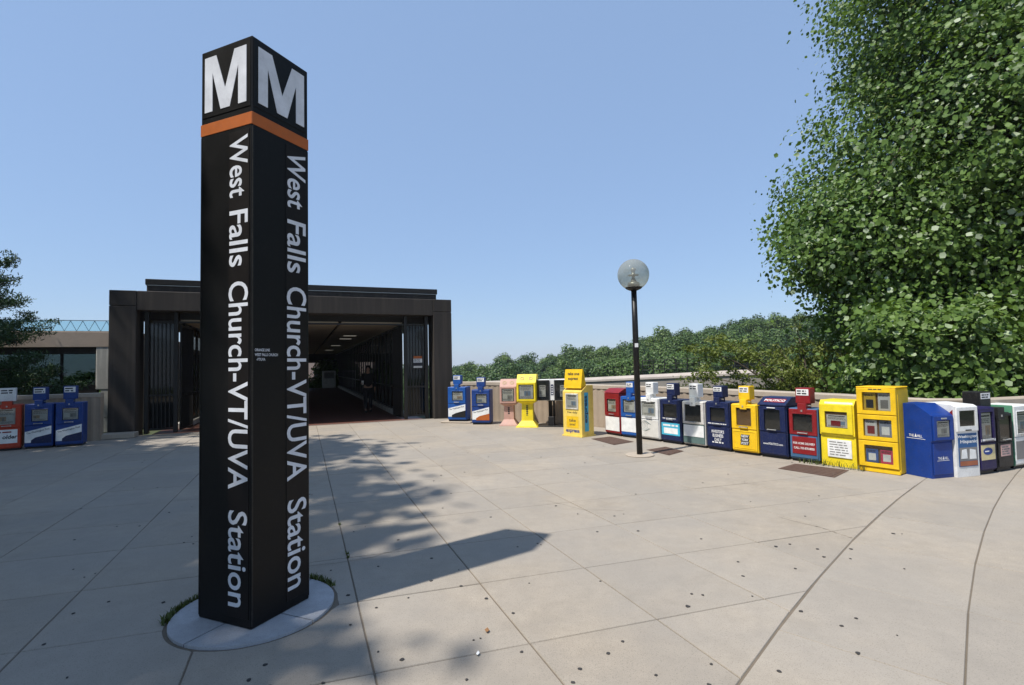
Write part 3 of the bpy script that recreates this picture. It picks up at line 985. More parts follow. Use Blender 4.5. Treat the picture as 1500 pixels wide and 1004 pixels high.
# notice on the right barred panel
nb = empty('notice_board', ENT + EV * -1.06 + EU * .295 + Vector((0, 0, 0)), ENT_A, 'small white notice with orange heading fixed on the right barred panel', 'notice')
MB().box(-.15, .15, 0, .01, 1.62, 2.02, .002).build('board', M_ink, nb)
quad('heading', M_orange, nb, -.14, .14, 1.93, 2.01, -.002, .0015)
quad('sheet', M_card, nb, -.14, .14, 1.80, 1.925, -.002, .0015)
quad('sheet', M_paper, nb, -.14, .14, 1.63, 1.69, -.002, .0015)
print_lines(nb, M_ink, -.125, .125, 1.81, 1.92, 4, -.0028, 5)
# far end wall with a doorway, sunlit wall beyond
e = MB()
e.box(XL - .4, -5.0, LEN, LEN + .3, 0.001, 3.8); e.box(-2.85, XR + .4, LEN, LEN + .3, 0.001, 3.8)
e.box(-4.999, -2.851, LEN, LEN + .3, 2.25, 3.8)
e.build('end_wall', M_brown, ent)
MB().box(-9, 0, LEN + 8, LEN + 8.4, -.5, 3.6, .01).build('far_wall', M_tan, ent)
fm = empty('fare_machine', ENT + EV * -2.3 + EU * 31.5, ENT_A, 'pale metal fare machine standing at the far end of the concourse', 'machine')
MB().box(-.55, .55, 0, .7, 0.001, 1.5, .03).build('cabinet', M_alu, fm)
MB().box(-.4, .4, -.01, .02, .85, 1.35, .005).build('screen_panel', M_grink, fm)
# low concrete steps beside the columns
def step(x, y, L, D, label, rz=ENT_A, h=.13):
    o = MB().box(-L / 2, L / 2, -D / 2, D / 2, 0.001, h, .015).build('concrete_step', M_cap)
    o.location = (x, y, 0); o.rotation_euler = (0, 0, rz); tag(o, label, 'step')
step(-10.2, 13.33, 1.05, .42, 'low concrete step between the left wall end and the entrance column')
step(-1.55, 15.72, .95, .95, 'low concrete step under the blue newspaper box nearest the entrance', -.3, .05)

# ------------------------------------------------------------------ side wing left of the entrance
wing = empty('side_wing', ENT + EV * -9.3 + EU * 3.0, ENT_A, 'tan concrete station wing with glazed opening beside the dark entrance', 'building')
MB().box(-12, 0, 0, .5, 2.46, 2.93, .01).build('beam', M_tan, wing)
for x in (-1.05, -7.4):
    MB().box(x, x + 1.02, .01, .5, 1.17, 2.452, .012).build('column', M_grey, wing)
    MB().box(x + .12, x + 1.0, .02, .49, .3, 1.162, .012).build('column_block', M_grey, wing)
    MB().box(x + .12, x + 1.0, .02, .49, -.6, .292, .012).build('column_block', M_grey, wing)
MB().box(-.25, -.02, .51, 14, -.6, 2.715, .01).build('side_wall', M_grey, wing)
MB().box(-12, 0, .5, 7, 2.72, 2.925, .01).build('roof_slab', M_tan, wing)
MB().box(-6.37, -1.06, .12, .4, 2.26, 2.455, .008).build('header', M_brown, wing)
MB().box(-6.37, -1.06, .2, .36, -.4, 1.32, .01).build('sill_wall', M_brown, wing)
for i in range(7):
    x = -6.34 + i * .875
    MB().box(x - .03, x + .03, .22, .3, 1.322, 2.258, .004).build('mullion', M_bronze, wing)
    if i < 6: MB().box(x + .031, x + .844, .255, .265, 1.322, 2.258).build('pane', M_tealglass, wing)
tr = empty('truss_railing', ENT + EV * -9.3 + EU * 3.2 + Vector((0, 0, 2.93)), ENT_A, 'pale blue zigzag truss railing along the roof of the side wing', 'railing')
MB().box(-7, 0, -.02, .02, .0, .03).build('bottom_chord', M_bronze, tr)
MB().box(-7, 0, -.015, .015, .34, .365, .003).build('top_chord', M_cyan, tr)
per = .30
for i in range(int(7 / per)):
    x = -.1 - i * per
    MB().tube([(x, 0, .03), (x - per * .5, 0, .34)], .0085, 6).build('strut', M_cyan, tr)
    MB().tube([(x - per * .5, 0, .34), (x - per, 0, .03)], .0085, 6).build('strut', M_cyan, tr)
MB().box(-7, 0, .03, .034, .03, .335).build('infill_pane', M_filmglass, tr)

# ------------------------------------------------------------------ globe lamp
lp = empty('globe_lamp_post', (2.24, 9.40, 0), 0, 'black lamp post with clear glass globe standing on the plaza', 'lamp post')
lp.rotation_euler = (0, -0.006, 0)
MB().lathe([(.245, 0.0015), (.25, .012), (.235, .022), (.0, .022)], 32).build('base_disc', M_cap, lp)
MB().lathe([(.052, .022), (.052, 2.2), (.049, 2.96)], 20).build('pole', M_pole, lp, True)
MB().lathe([(.06, 2.955), (.075, 2.96), (.13, 2.985), (.16, 3.015), (.15, 3.02), (0.0, 3.02)], 28).build('globe_fitter', M_pole, lp, True)
R_ = .282; cz = 3.245
prof = [(R_ * math.sin(a), cz - R_ * math.cos(a)) for a in np.linspace(math.asin(.155 / R_), PI - .02, 26)]
gl = MB().lathe(prof, 40).build('globe', M_globe, lp, True)
ins = MB().lathe([(.105, 3.022), (.108, 3.09), (.085, 3.105), (.05, 3.13), (.035, 3.17), (.02, 3.2), (.03, 3.22), (.1, 3.232), (.1, 3.24), (.03, 3.25), (.035, 3.3), (.05, 3.34), (.03, 3.37), (0.002, 3.38)], 24)
ins.build('lamp_core', M_alu, lp, True)
MB().box(-.03, .03, -.058, -.048, 1.93, 2.0).build('sticker', M_card, lp)

# ------------------------------------------------------------------ newspaper boxes
def place(L, R, name, label, cat='newspaper box', group='newspaper boxes along the wall', z=0.0):
    L = Vector(L); R = Vector(R); d = R - L
    c = (L + R) / 2
    o = empty(name, (c.x, c.y, z), math.atan2(d.y, d.x), label, cat, group)
    return o, d.length

M_pgrey = paint('photo_grey', (.33, .32, .3), .7, .1)
M_pblue = paint('photo_blue', (.2, .27, .36), .7, .1)
M_pwarm = paint('photo_warm', (.42, .3, .2), .7, .1)
def newspaper(parent, x0, x1, z0, z1, y, seed, photo=True):
    p = quad('display_paper', M_paper, parent, x0, x1, z0, z1, y, .004)
    r = random.Random(seed); w_ = x1 - x0; h_ = z1 - z0
    quad('masthead', M_ink, p, x0 + .1 * w_, x1 - .1 * w_, z1 - .13 * h_, z1 - .07 * h_, y - .0015, .001)
    if photo:
        a = x0 + w_ * r.choice((.05, .1, .36, .45)); b_ = a + w_ * r.uniform(.4, .5); zb = z0 + h_ * r.uniform(.14, .24); zt = zb + h_ * r.uniform(.28, .38)
        quad('photo', r.choice((M_pgrey, M_pblue, M_pwarm)), p, a, b_, zb, zt, y - .0015, .001)
        c0 = a + (b_ - a) * r.uniform(.1, .5)
        MB().prism([(c0, zb), (c0 + .3 * (b_ - a), zb), (c0 + .26 * (b_ - a), zb + .6 * (zt - zb)), (c0 + .12 * (b_ - a), zb + .85 * (zt - zb)), (c0 + .04 * (b_ - a), zb + .5 * (zt - zb))], y - .0025, y - .0017).build('photo_subject', M_grink, p)
    print_lines(p, M_grink, x0 + .06 * w_, x1 - .04 * w_, z0 + .62 * h_, z0 + .82 * h_, 3, y - .0012, seed)
    print_lines(p, M_grink, x0 + .06 * w_, x1 - .04 * w_, z0 + .04 * h_, z0 + .18 * h_, 3, y - .0012, seed + 1)
    return p

def rack(L, R, hb, ht, label, body, door=None, lower=None, head=None, paper=True, inside=None, win=(.17, .20, .60, .88), depth=.42,
         headx=0.0, headw=.21, card=True, name='newspaper_box', group='newspaper boxes along the wall', neck=None, z=0.0, split=.5, headdepth=.17, heady=.03):
    """coin-operated rack: body, framed door with window, lower panel, coin head on a neck"""
    o, w_ = place(L, R, name, label, 'newspaper box', group, z)
    w_ -= .02; h = w_ / 2
    door = door or body; lower = lower or body; head = head or body; neck = neck or head
    zs = hb * split
    MB().box(-h + .02, h - .02, .04, depth - .02, 0.001, .045).build('plinth', M_black, o)
    MB().box(-h, h, .02, depth, .045, hb, .012).build('body', body, o)
    # door frame with recessed window
    wx0, wx1 = -h + win[0] * w_, h - win[1] * w_
    wz0, wz1 = hb * win[2] * .93 + .03, hb * win[3]
    dr = MB().ring(-h + .012, h - .012, zs + .006, hb - .012, (wx0 + h - .012, h - .012 - wx1, wz0 - zs - .006, hb - .012 - wz1), -.008, .03).build('door', door, o)
    MB().box(wx0 + .001, wx1 - .001, .0145, .0195, wz0 + .001, wz1 - .001).build('window_back', inside or M_inside, dr)
    MB().ring(wx0 - .012, wx1 + .012, wz0 - .012, wz1 + .012, .013, -.014, -.006).build('window_trim', door, dr)
    if paper:
        newspaper(dr, wx0 + .015, wx1 - .015, wz0 + .012, wz1 - .02, .0095, sum(map(ord, label)) % 999)
    MB().box(wx0 + .001, wx1 - .001, .001, .004, wz0 + .001, wz1 - .001).build('pane', M_pane, dr)
    lowp = MB().box(-h + .012, h - .012, .0, .03, .07, zs - .006, .006).build('lower_panel', lower, o)
    MB().tube([(-.07, -.03, zs + .04), (.07, -.03, zs + .04)], .008, 8).build('handle', M_alu, dr)
    for sx in (-1, 1): MB().box(sx * .07 - .008, sx * .07 + .008, -.036, -.007, zs + .03, zs + .05).build('handle_bracket', M_alu, dr)
    if ht > hb + .08:
        hd = MB().box(headx - headw / 2, headx + headw / 2, heady, heady + headdepth, hb + .08, ht, .008).build('coin_head', head, o)
        MB().box(headx - headw * .3, headx + headw * .3, -.018, heady + headdepth * .8, hb - .09, hb + .082, .006).build('coin_neck', neck, o)
        MB().box(headx - .012, headx + .012, -.026, -.017, hb - .05, hb - .02).build('coin_slot', M_alu, o)
        MB().tube([(headx + headw * .3 - .002, .06, hb + .045), (headx + headw * .3 + .05, .04, hb + .045)], .012, 8).build('coin_return', M_alu, o)
        if card:
            zc = hb + .08 + (ht - hb - .08) * .52
            cdd = quad('price_card', M_card, hd, headx - headw * .42, headx + headw * .42, zc, ht - .02, heady - .003, .0035)
            print_lines(cdd, M_ink, headx - headw * .36, headx + headw * .36, zc + .008, ht - .03, 2, heady - .0036, sum(map(ord, label)) % 77)
    return o, dr, lowp, h, zs

# two blue boxes by the right entrance column
def post_box(L, R, hb, ht, label, shade, pic, z=0.0, **kw):
    o, dr, lp_, h, zs = rack(L, R, hb, ht, label, shade, split=.52, headw=.24, win=(.25, .16, .62, .88), z=z, **kw)
    ad = MB().prism([(-h + .02, .14), (h - .02, .14), (h - .02, zs - .02), (-h + .02, zs - .14)], -.006, -.001).build('poster', M_card, lp_)
    MB().prism([(-h + .13, .12), (h - .015, .12), (h - .015, zs - .2), (h - .3, zs - .27), (-h + .13, zs - .33)], -.009, -.0065).build('poster_picture', pic, ad)
    lettering('The Washington Post', M_ink, ad, .0, zs - .135, h * 1.65, .055, -.0075, .01, rot=math.atan2(.12, 2 * h), name='lettering')
    return o
post_box((-1.93, 15.35), (-1.36, 15.2), 1.0, 1.34, 'blue newspaper box on a concrete step next to the entrance column', M_brightblue, M_black, .05)
post_box((-1.19, 14.84), (-.65, 14.74), .98, 1.33, 'blue newspaper box with orange picture poster beside the pink box', M_blue, M_orange)

# moulded pedestal boxes
def pedestal(cx, cy, rz, wh, zt, zb, mat, label, wb, paperc, vmark):
    o = empty('pedestal_box', (cx, cy, 0), rz, label, 'newspaper box', 'newspaper boxes along the wall')
    h = wh / 2; b_ = wb / 2
    def frustum(x0, y0, z0, x1, y1, z1, yc0=.2, yc1=.2):
        return [(-x0, yc0 - y0, z0), (x0, yc0 - y0, z0), (x0, yc0 + y0, z0), (-x0, yc0 + y0, z0), (-x1, yc1 - y1, z1), (x1, yc1 - y1, z1), (x1, yc1 + y1, z1), (-x1, yc1 + y1, z1)], \
            [(0, 3, 2, 1), (4, 5, 6, 7), (0, 1, 5, 4), (1, 2, 6, 5), (2, 3, 7, 6), (3, 0, 4, 7)]
    MB().add(*frustum(b_, .24, .001, b_ * .94, .23, .03)).add(*frustum(b_ * .9, .22, .031, h * .62, .13, .17)).build('base', mat, o)
    MB().add(*frustum(h * .6, .12, .171, h * .56, .11, zb - .06)).build('post', mat, o)
    MB().add(*frustum(h * .6, .12, zb - .059, h * .98, .19, zb - .001)).build('collar', mat, o)
    zsl = zb + (zt - zb) * .70
    hd = MB().prism([(0, zb), (0, zsl), (.16, zt), (.4, zt), (.4, zb)], -h, h, 'x').build('head', mat, o)
    fr = MB().ring(-h + .01, h - .01, zb + .02, zsl - .005, .045, -.022, -.001).build('door', mat, hd)
    MB().box(-h + .056, h - .056, -.004, -.0015, zb + .066, zsl - .051).build('window_back', M_inside, fr)
    newspaper(fr, -h + .08, h - .08, zb + .08, zsl - .075, -.0085, int(cx * 100) % 97)
    MB().box(-h + .056, h - .056, -.015, -.012, zb + .066, zsl - .051).build('pane', M_pane, fr)
    # two round knock-outs on the sloping brow
    sl = math.atan2(zt - zsl, .16)
    for sx in (-1, 1):
        rg = MB()
        for k in range(14):
            a0 = 2 * PI * k / 14; a1 = 2 * PI * (k + 1) / 14
            q = []
            for rr, a in ((.055, a0), (.055, a1), (.035, a1), (.035, a0)):
                u_, v_ = rr * math.cos(a), rr * math.sin(a)
                q.append((sx * h * .45 + u_, .08 + v_ * math.cos(sl) - .008 * math.sin(sl), (zsl + zt) / 2 + v_ * math.sin(sl) + .008 * math.cos(sl)))
            rg.add(q, [(0, 1, 2, 3)])
        rg.build('brow_ring', mul and paint(mat.name + '_worn', (.45, .33, .16), .6), hd)
    for k in range(vmark):
        z = zb - .12 - k * .05
        MB().box(-.025, .025, .083 - .004 * k * 0, .096, z - .018, z + .018).build('post_mark', M_ink, o)
    return o
pedestal(-.14, 14.35, math.radians(-10), .46, 1.27, .60, M_pink, 'dusty pink plastic pedestal newspaper box between blue and yellow boxes', .52, None, 4)
pedestal(.35, 13.9, math.radians(-12), .52, 1.40, .68, M_lemon, 'bright yellow plastic pedestal newspaper box beside the pink one', .6, None, 6)

# twin black windows on a single post
tw = empty('twin_newspaper_stand', (1.02, 13.92, 0), math.radians(-14), 'twin white newspaper stand with two black windows on a black post', 'newspaper box', 'newspaper boxes along the wall')
MB().box(-.45, .45, -.05, .45, 0.001, .03, .006).build('base_plate', M_black, tw)
MB().box(-.12, .04, .1, .28, .031, .26, .01).build('post_foot', M_black, tw)
MB().lathe([(.05, .26), (.05, .66), (.1, .685)], 16, (-.07, .19)).build('post', M_black, tw, True)
MB().lathe([(.03, .26), (.03, .66), (.04, .685)], 12, (.03, .19)).build('post', M_black, tw, True)
for x0, x1 in ((-.49, -.035), (.075, .53)):
    hs = MB().box(x0, x1, 0, .42, .69, 1.25, .03).build('housing', M_white, tw)
    fr = MB().ring(x0 + .012, x1 - .012, .70, 1.24, .035, -.018, -.001).build('window_frame', M_black, hs)
    MB().box(x0 + .048, x1 - .048, -.004, -.0012, .737, 1.203).build('window_back', M_black, fr)
    nw = newspaper(fr, x0 + .16, x1 - .12, .80, 1.10, -.0085, 31)
    MB().box(x0 + .048, x1 - .048, -.014, -.011, .737, 1.203).build('pane', M_pane, fr)
sp_ = MB().box(-.034, .074, .01, .4, .70, 1.24, .004).build('spine', M_white, tw)
pl_ = quad('spine_plate', M_navy, tw, -.015, .055, .84, 1.12, .004, .005)
for k in range(4): MB().box(.0, .04, .0015, .0035, .865 + k * .062, .895 + k * .062).build('plate_mark', M_card, pl_)

# pale yellow free-paper box with raised flap
ex, ew = place((1.15, 12.2), (1.54, 11.78), 'free_paper_box', 'tall pale yellow free-paper box with a raised sign flap', 'newspaper box', 'newspaper boxes along the wall')
h = ew / 2 - .01
MB().prism([(-.03, .001), (.45, .001), (.45, .03), (-.03, .03)], -h - .02, h + .02, 'x').build('base', M_paleyel, ex)
MB().prism([(0, .031), (0, 1.02), (.2, 1.16), (.42, 1.16), (.42, .031)], -h, h, 'x').build('body', M_paleyel, ex)
fl = MB().prism([(.02, 1.10), (.2, 1.17), (.12, 1.53), (.09, 1.53)], -h + .02, h - .02, 'x').build('sign_flap', M_yellow, ex)
for i, (tx, sz) in enumerate((('take one', .5), ('express', .42))):
    l2 = lettering(tx, M_ink, fl, 0, 0, h * 2 * sz * 1.25, .07, 0, .02)
    z0 = 1.43 - i * .13
    for v in l2.data.vertices:
        x, y, z = v.co; zz_ = z0 + z; v.co = (x, .02 + (zz_ - 1.10) / .43 * .07 - .004, zz_)
wn = MB().ring(-h + .09, h - .09, .62, .98, .03, -.02, -.001).build('window_frame', M_grey, ex)
newspaper(wn, -h + .125, h - .125, .655, .945, -.008, 12)
MB().box(-h + .121, h - .121, -.014, -.0115, .651, .949).build('pane', M_pane, wn)
lettering('free daily', M_ink, ex, 0, .545, .3, .06, -.0022, .01)
tk = quad('take_one_panel', M_yellow, ex, -h + .1, h - .1, .2, .46, -.003, .002)
lettering('take', M_ink, tk, 0, .37, .2, .07, -.0042, .015)
lettering('one!', M_ink, tk, 0, .28, .17, .06, -.0042, .015)
lettering('express', M_hill, ex, 0, .115, .40, .085, -.0022, .03)
stp = MB().box(h, h + .003, .10, .24, .12, 1.0).build('side_strip', M_teal, ex)
sl_ = lettering('express', M_navy, stp, .17, .62, .62, .11, h + .0045, .03, rot=PI / 2, flip='side')

# the row of racks
o, dr, lo, h, zs = rack((2.13, 12.3), (2.40, 11.82), .97, .97, 'plain red newspaper box with sloping hood and blank white panel', M_red, win=(.2, .22, .56, .86), lower=M_red, split=.46)
MB().prism([(-.012, .972), (.0, .985), (.16, 1.07), (.42, 1.07), (.42, .972)], -h - .004, h + .004, 'x').build('hood', M_red, o)
quad('white_panel', M_card, lo, -h + .03, h - .02, .11, zs - .02, -.004, .003)
o, dr, lo, h, zs = rack((2.40, 11.80), (2.72, 11.39), .91, 1.23, 'bright blue coin newspaper box with blank white panel behind the lamp post', M_brightblue, win=(.16, .16, .62, .93))
quad('white_panel', M_card, lo, -h + .02, h - .02, .13, zs - .015, -.004, .003)
o, dr, lo, h, zs = rack((2.73, 11.38), (3.03, 10.93), .90, 1.23, 'clean white coin newspaper box with a grey sketch on its lower panel', M_white, win=(.12, .14, .58, .92), inside=M_paper)
sk = quad('sketch_poster', M_paper, lo, -h + .02, h - .02, .08, zs - .02, -.004, .003)
sw = MB()
for k in range(5):
    pts = [(-.12 + .1 * math.cos(a) * (1 - .1 * k) + .03 * k, -.0055, .3 + .11 * math.sin(a) * (1 - .12 * k)) for a in np.linspace(.6, 5.2, 14)]
    sw.tube(pts, .003, 4)
sw.build('sketch_lines', M_green, sk)
o, dr, lo, h, zs = rack((3.04, 10.9), (3.33, 10.44), .89, 1.22, 'navy coin newspaper box with a light blue poster on its lower panel', M_navy, paper=False, win=(.16, .16, .60, .90))
ps = quad('poster', M_teal, lo, -h + .03, h - .03, .17, zs - .03, -.004, .003)
quad('poster_sheet', M_card, ps, -h + .09, h - .08, .2, zs - .13, -.006, .0015)
print_lines(ps, M_card, -h + .07, h - .05, zs - .11, zs - .045, 1, -.0055, 8)
print_lines(dr, M_card, -h + .07, h - .07, zs + .045, zs + .085, 1, -.0095, 9)
o, dr, lo, h, zs = rack((3.34, 10.42), (3.63, 9.97), .88, 1.22, 'rust-stained white coin newspaper box with an empty dark window', M_rust, lower=M_green, head=M_white, paper=False, win=(.13, .13, .56, .93))
sh = quad('crumpled_sheet', M_card, lo, -h + .03, h - .02, .2, zs - .02, -.006, .004)
o, dr, lo, h, zs = rack((3.64, 9.96), (3.91, 9.50), .90, 1.19, "navy coin newspaper box lettered Investor's Business Daily", M_navy, paper=False, win=(.2, .16, .60, .88))
for i, (tx, wd) in enumerate((("INVESTOR'S", .27), ('BUSINESS', .23), ('DAILY', .15))):
    lettering(tx, M_card, lo, 0, zs - .10 - i * .075, wd, .058, -.002, .015)
print_lines(lo, M_card, -.13, .13, .13, .17, 1, -.002, 4)
print_lines(dr, M_card, -h + .05, h - .05, zs + .03, zs + .06, 1, -.0095, 14)
o, dr, lo, h, zs = rack((3.92, 9.49), (4.21, 9.07), .88, 1.20, 'deep yellow coin newspaper box lettered New York Post', M_yellow, paper=False, inside=paint('brown_back', (.17, .09, .03), .6), win=(.22, .2, .58, .93))
MB().ring(-h + .035, h - .035, .1, zs - .03, .012, -.006, .001).build('panel_trim', M_yellow, lo)
for i, (tx, dx) in enumerate((('NEW', .0), ('YORK', .01), ('POST', .02))):
    bl = MB().prism([(-.075 + dx - .012 * i, .29 - i * .062), (.085 + dx - .012 * i, .29 - i * .062), (.1 + dx - .012 * i, .348 - i * .062), (-.06 + dx - .012 * i, .348 - i * .062)], -.004, .0005).build('logo_block', M_ink, lo)
    lettering(tx, M_card, bl, .012 + dx - .012 * i, .319 - i * .062, .13, .044, -.0052, .02, shear=.25)
# navy sloped-top box
o, dr, lo, h, zs = rack((4.22, 9.07), (4.50, 8.66), .88, .88, 'navy newspaper box with a sloping lid and web address, no coin head', M_navy, paper=False, win=(.22, .2, .54, .93))
ld = MB().prism([(-.012, .882), (-.012, .9), (.2, 1.02), (.43, 1.02), (.43, .882)], -h - .006, h + .006, 'x').build('lid', M_navy, o)
def on_slope(ob, y0, z0, y1, z1, off):
    L = math.hypot(y1 - y0, z1 - z0); ny, nz = -(z1 - z0) / L, (y1 - y0) / L
    for v in ob.data.vertices:
        t_ = v.co.z; d = v.co.y
        v.co = (v.co.x, y0 + (y1 - y0) * t_ + ny * (off - d), z0 + (z1 - z0) * t_ + nz * (off - d))
st = MB().box(-h + .07, h - .05, 0, .001, .3, .75).build('sticker', M_red, ld); on_slope(st, -.012, .9, .2, 1.02, .003)
s2 = lettering('POLITICO', M_card, ld, .01, .52, h * 1.5, .25, 0, .02); on_slope(s2, -.012, .9, .2, 1.02, .0045)
lettering('www.POLITICO.com', M_card, lo, 0, .24, .34, .036, -.002, .012)
MB().tube([(-.07, -.022, .845), (.07, -.022, .845)], .008, 8).build('handle', M_white, dr)
o, dr, lo, h, zs = rack((4.52, 8.66), (4.79, 8.27), .86, 1.19, 'red coin newspaper box with blue lower half and home delivery sign', M_steelblue, door=M_red, lower=M_steelblue, head=M_red, paper=False, win=(.16, .16, .58, .90), headw=.23)
sg = MB().box(-h + .05, h - .03, -.008, -.0005, .13, zs - .025, .003).build('delivery_sign', M_red, lo)
lettering('FOR HOME DELIVERY', M_card, sg, .01, .30, .34, .036, -.0095, .014)
lettering('CALL 703-878-8000', M_card, sg, .01, .225, .32, .036, -.0095, .014)

# small yellow plastic box
ys_, yw = place((4.82, 8.29), (5.10, 7.85), 'plastic_paper_box', 'short yellow plastic newspaper box with white card, weeds at its foot', 'newspaper box', 'newspaper boxes along the wall')
h = yw / 2 - .008
MB().prism([(.02, .001), (.02, .46), (.0, .48), (.0, .94), (.05, 1.01), (.44, 1.01), (.46, .001)], -h, h, 'x').build('body', M_lemon, ys_)
fr = MB().ring(-h + .02, h - .02, .50, .95, (.07, .07, .09, .11), -.024, -.001).build('door', M_lemon, ys_)
MB().box(-h + .092, h - .092, -.004, -.0012, .592, .838).build('window_back', paint('brown_back', (.17, .09, .03)), fr)
newspaper(fr, -h + .11, h - .1, .6, .79, -.0085, 44)
quad('red_print', M_red, fr, -.08, .06, .62, .70, -.0112, .001)
MB().box(-h + .092, h - .092, -.018, -.015, .592, .838).build('pane', M_pane, fr)
quad('white_strip', M_card, ys_, -h + .08, h - .02, .955, .985, -.004 + .012, .003)
cd = MB().box(-h + .1, h - .06, .004, .019, .14, .41, .002).build('card', M_card, ys_)
print_lines(cd, M_grink, -h + .13, h - .09, .16, .39, 6, .003, 19, .4)

# tall yellow box with three windows
ty, tw_ = place((5.10, 7.80), (5.39, 7.37), 'magazine_box', 'tall yellow magazine box with three stacked windows', 'newspaper box', 'newspaper boxes along the wall')
h = tw_ / 2 - .005
MB().box(-h, h, .03, .42, .001, 1.215, .02).build('body', M_yellow, ty)
MB().box(-h - .004, h + .004, .0, .03, .001, .07, .008).build('foot_rail', M_yellow, ty)
MB().box(-h - .004, h + .004, -.012, .4, 1.217, 1.235, .008).build('top_lid', M_yellow, ty)
print_lines(ty, M_ink, -.09, .09, 1.185, 1.212, 1, -.0215, 3)
rs = random.Random(4)
mags = [paint('mag_%d' % i, c, .5, .05) for i, c in enumerate([(.55, .38, .05), (.6, .6, .58), (.62, .6, .58), (.25, .28, .36), (.05, .12, .35), (.6, .05, .12)])]
for k, (z0, z1) in enumerate(((.835, 1.215), (.46, .825), (.08, .45))):
    fr = MB().ring(-h + .004, h - .004, z0, z1, (.075, .065, .055, .06), -.02, .029).build('window_frame', M_yellow, ty)
    MB().box(-h + .08, h - .07, .0245, .029, z0 + .056, z1 - .061).build('window_back', paint('brown_back', (.17, .09, .03)), fr)
    xm = .0
    for q, (a, b_) in enumerate(((-h + .09, -.01), (.02, h - .078))):
        top = z1 - .075 if k < 2 else z1 - .12
        mg = quad('magazine', mags[k * 2 + q], fr, a, b_, z0 + .06, top, .012, .008)
        quad('cover_picture', [M_ink, M_grink, M_red, M_card, M_card, M_card][k * 2 + q], mg, a + .03, b_ - .03, z0 + .09, z0 + .09 + (top - z0) * .4, .0105, .001)
        print_lines(mg, M_ink, a + .012, b_ - .012, top - .045, top - .012, 2, .0107, k * 5 + q)
    MB().box(-h + .08, h - .07, .001, .004, z0 + .056, z1 - .061).build('pane', M_pane, fr)

# cobalt plastic box
hl, hw = place((5.65, 7.14), (6.02, 7.235), 'plastic_paper_box', 'glossy cobalt blue plastic newspaper box lettered The Hill', 'newspaper box', 'newspaper boxes along the wall')
h = hw / 2
MB().prism([(0, .001), (0, .50), (-.02, .51), (-.02, .85), (.03, .89), (.2, 1.0), (.46, 1.0), (.48, .95), (.48, .001)], -h, h, 'x').build('body', M_hill, hl)
fr = MB().ring(-h + .015, h - .015, .515, .845, (.05, .06, .04, .06), -.045, -.021).build('door', M_hill, hl)
MB().box(-h + .066, h - .076, -.026, -.0215, .556, .784).build('window_back', M_inside, fr)
newspaper(fr, -h + .075, h - .085, .56, .775, -.032, 71)
MB().box(-h + .066, h - .076, -.038, -.035, .556, .784).build('pane', M_pane, fr)
MB().box(-h + .02, h - .02, -.012, -.0005, .05, .48, .006).build('lower_panel', M_hill, hl)
MB().box(-.05, .05, -.055, -.046, .80, .82, .004).build('handle', M_alu, fr)
for fl_, cx_, y_, sc_ in ((None, .0, -.0145, .8), ('sideL', .20, -h - .002, .8)):
    zc = .27 if fl_ is None else .56
    off = .075 * sc_
    lettering('THE', M_card, hl, cx_ - off if fl_ is None else cx_ + off, zc, .085 * sc_, .045 * sc_, y_, .015, flip=fl_)
    lettering('HILL', M_card, hl, cx_ + off * .95 if fl_ is None else cx_ - off * .95, zc, .085 * sc_, .045 * sc_, y_, .015, flip=fl_)
    tri = [(-.022 * sc_, -.022 * sc_), (.022 * sc_, -.022 * sc_), (0, .04 * sc_)]
    if fl_ is None: MB().add([(cx_ + a, y_, zc + b_) for a, b_ in tri], [(0, 1, 2)]).build('logo_mark', M_card, hl); MB().box(cx_ - .11, cx_ + .11, y_, y_ + .001, zc - .035, zc - .03).build('logo_rule', M_card, hl)
    else: MB().add([(y_, cx_ - a, zc + b_) for a, b_ in tri], [(0, 1, 2)]).build('logo_mark', M_card, hl); MB().box(y_, y_ + .001, cx_ - .13, cx_ + .13, zc - .042, zc - .036).build('logo_rule', M_card, hl)

# white box with a picture panel
wh, ww = place((6.03, 7.19), (6.43, 7.29), 'newspaper_box_white', 'white newspaper box with blue and grey picture panel lettered Washington Hispanic', 'newspaper box', 'newspaper boxes along the wall')
wh.name = 'newspaper_box'
h = ww / 2 - .004
MB().prism([(0, .001), (0, .96), (.04, .98), (.40, 1.0), (.42, .001)], -h, h, 'x').build('body', M_white, wh)
fr = MB().ring(-h + .01, h - .01, .62, .955, (.05, .05, .07, .05), -.022, -.001).build('door', M_white, wh)
MB().box(-h + .061, h - .061, -.005, -.0012, .691, .904).build('window_back', M_inside, fr)
MB().box(-h + .061, h - .061, -.016, -.013, .691, .904).build('pane', M_pane, fr)
MB().box(-.05, .05, -.036, -.022, .63, .645, .003).build('handle', M_black, fr)
pn = MB().box(-h + .035, h - .03, -.006, -.0005, .14, .59, .002).build('picture_panel', paint('panel_blue', (.03, .10, .25), .5, .1), wh)
quad('picture', M_grink, pn, -h + .05, h - .04, .22, .40, -.008, .0015)
MB().prism([(-h + .07, .25), (-.02, .25), (-.03, .38), (-h + .09, .37)], -.0105, -.0085).build('picture_detail', M_card, pn)
MB().prism([(.02, .24), (h - .06, .24), (h - .07, .36), (.03, .38)], -.0105, -.0085).build('picture_detail', M_card, pn)
quad('picture_ground', paint('brick_red', (.35, .12, .06), .6), pn, -h + .05, h - .04, .15, .215, -.008, .0015)
lettering('Washington', M_card, pn, 0, .545, h * 1.75, .05, -.0075, .02)
lettering('Hispanic', M_card, pn, .02, .475, h * 1.5, .06, -.0075, .02)
sd_ = MB().prism([(.02, .56), (.2, .56), (.14, .8), (.02, .92)], -h - .003, -h, 'x').build('side_flash', M_red, wh)

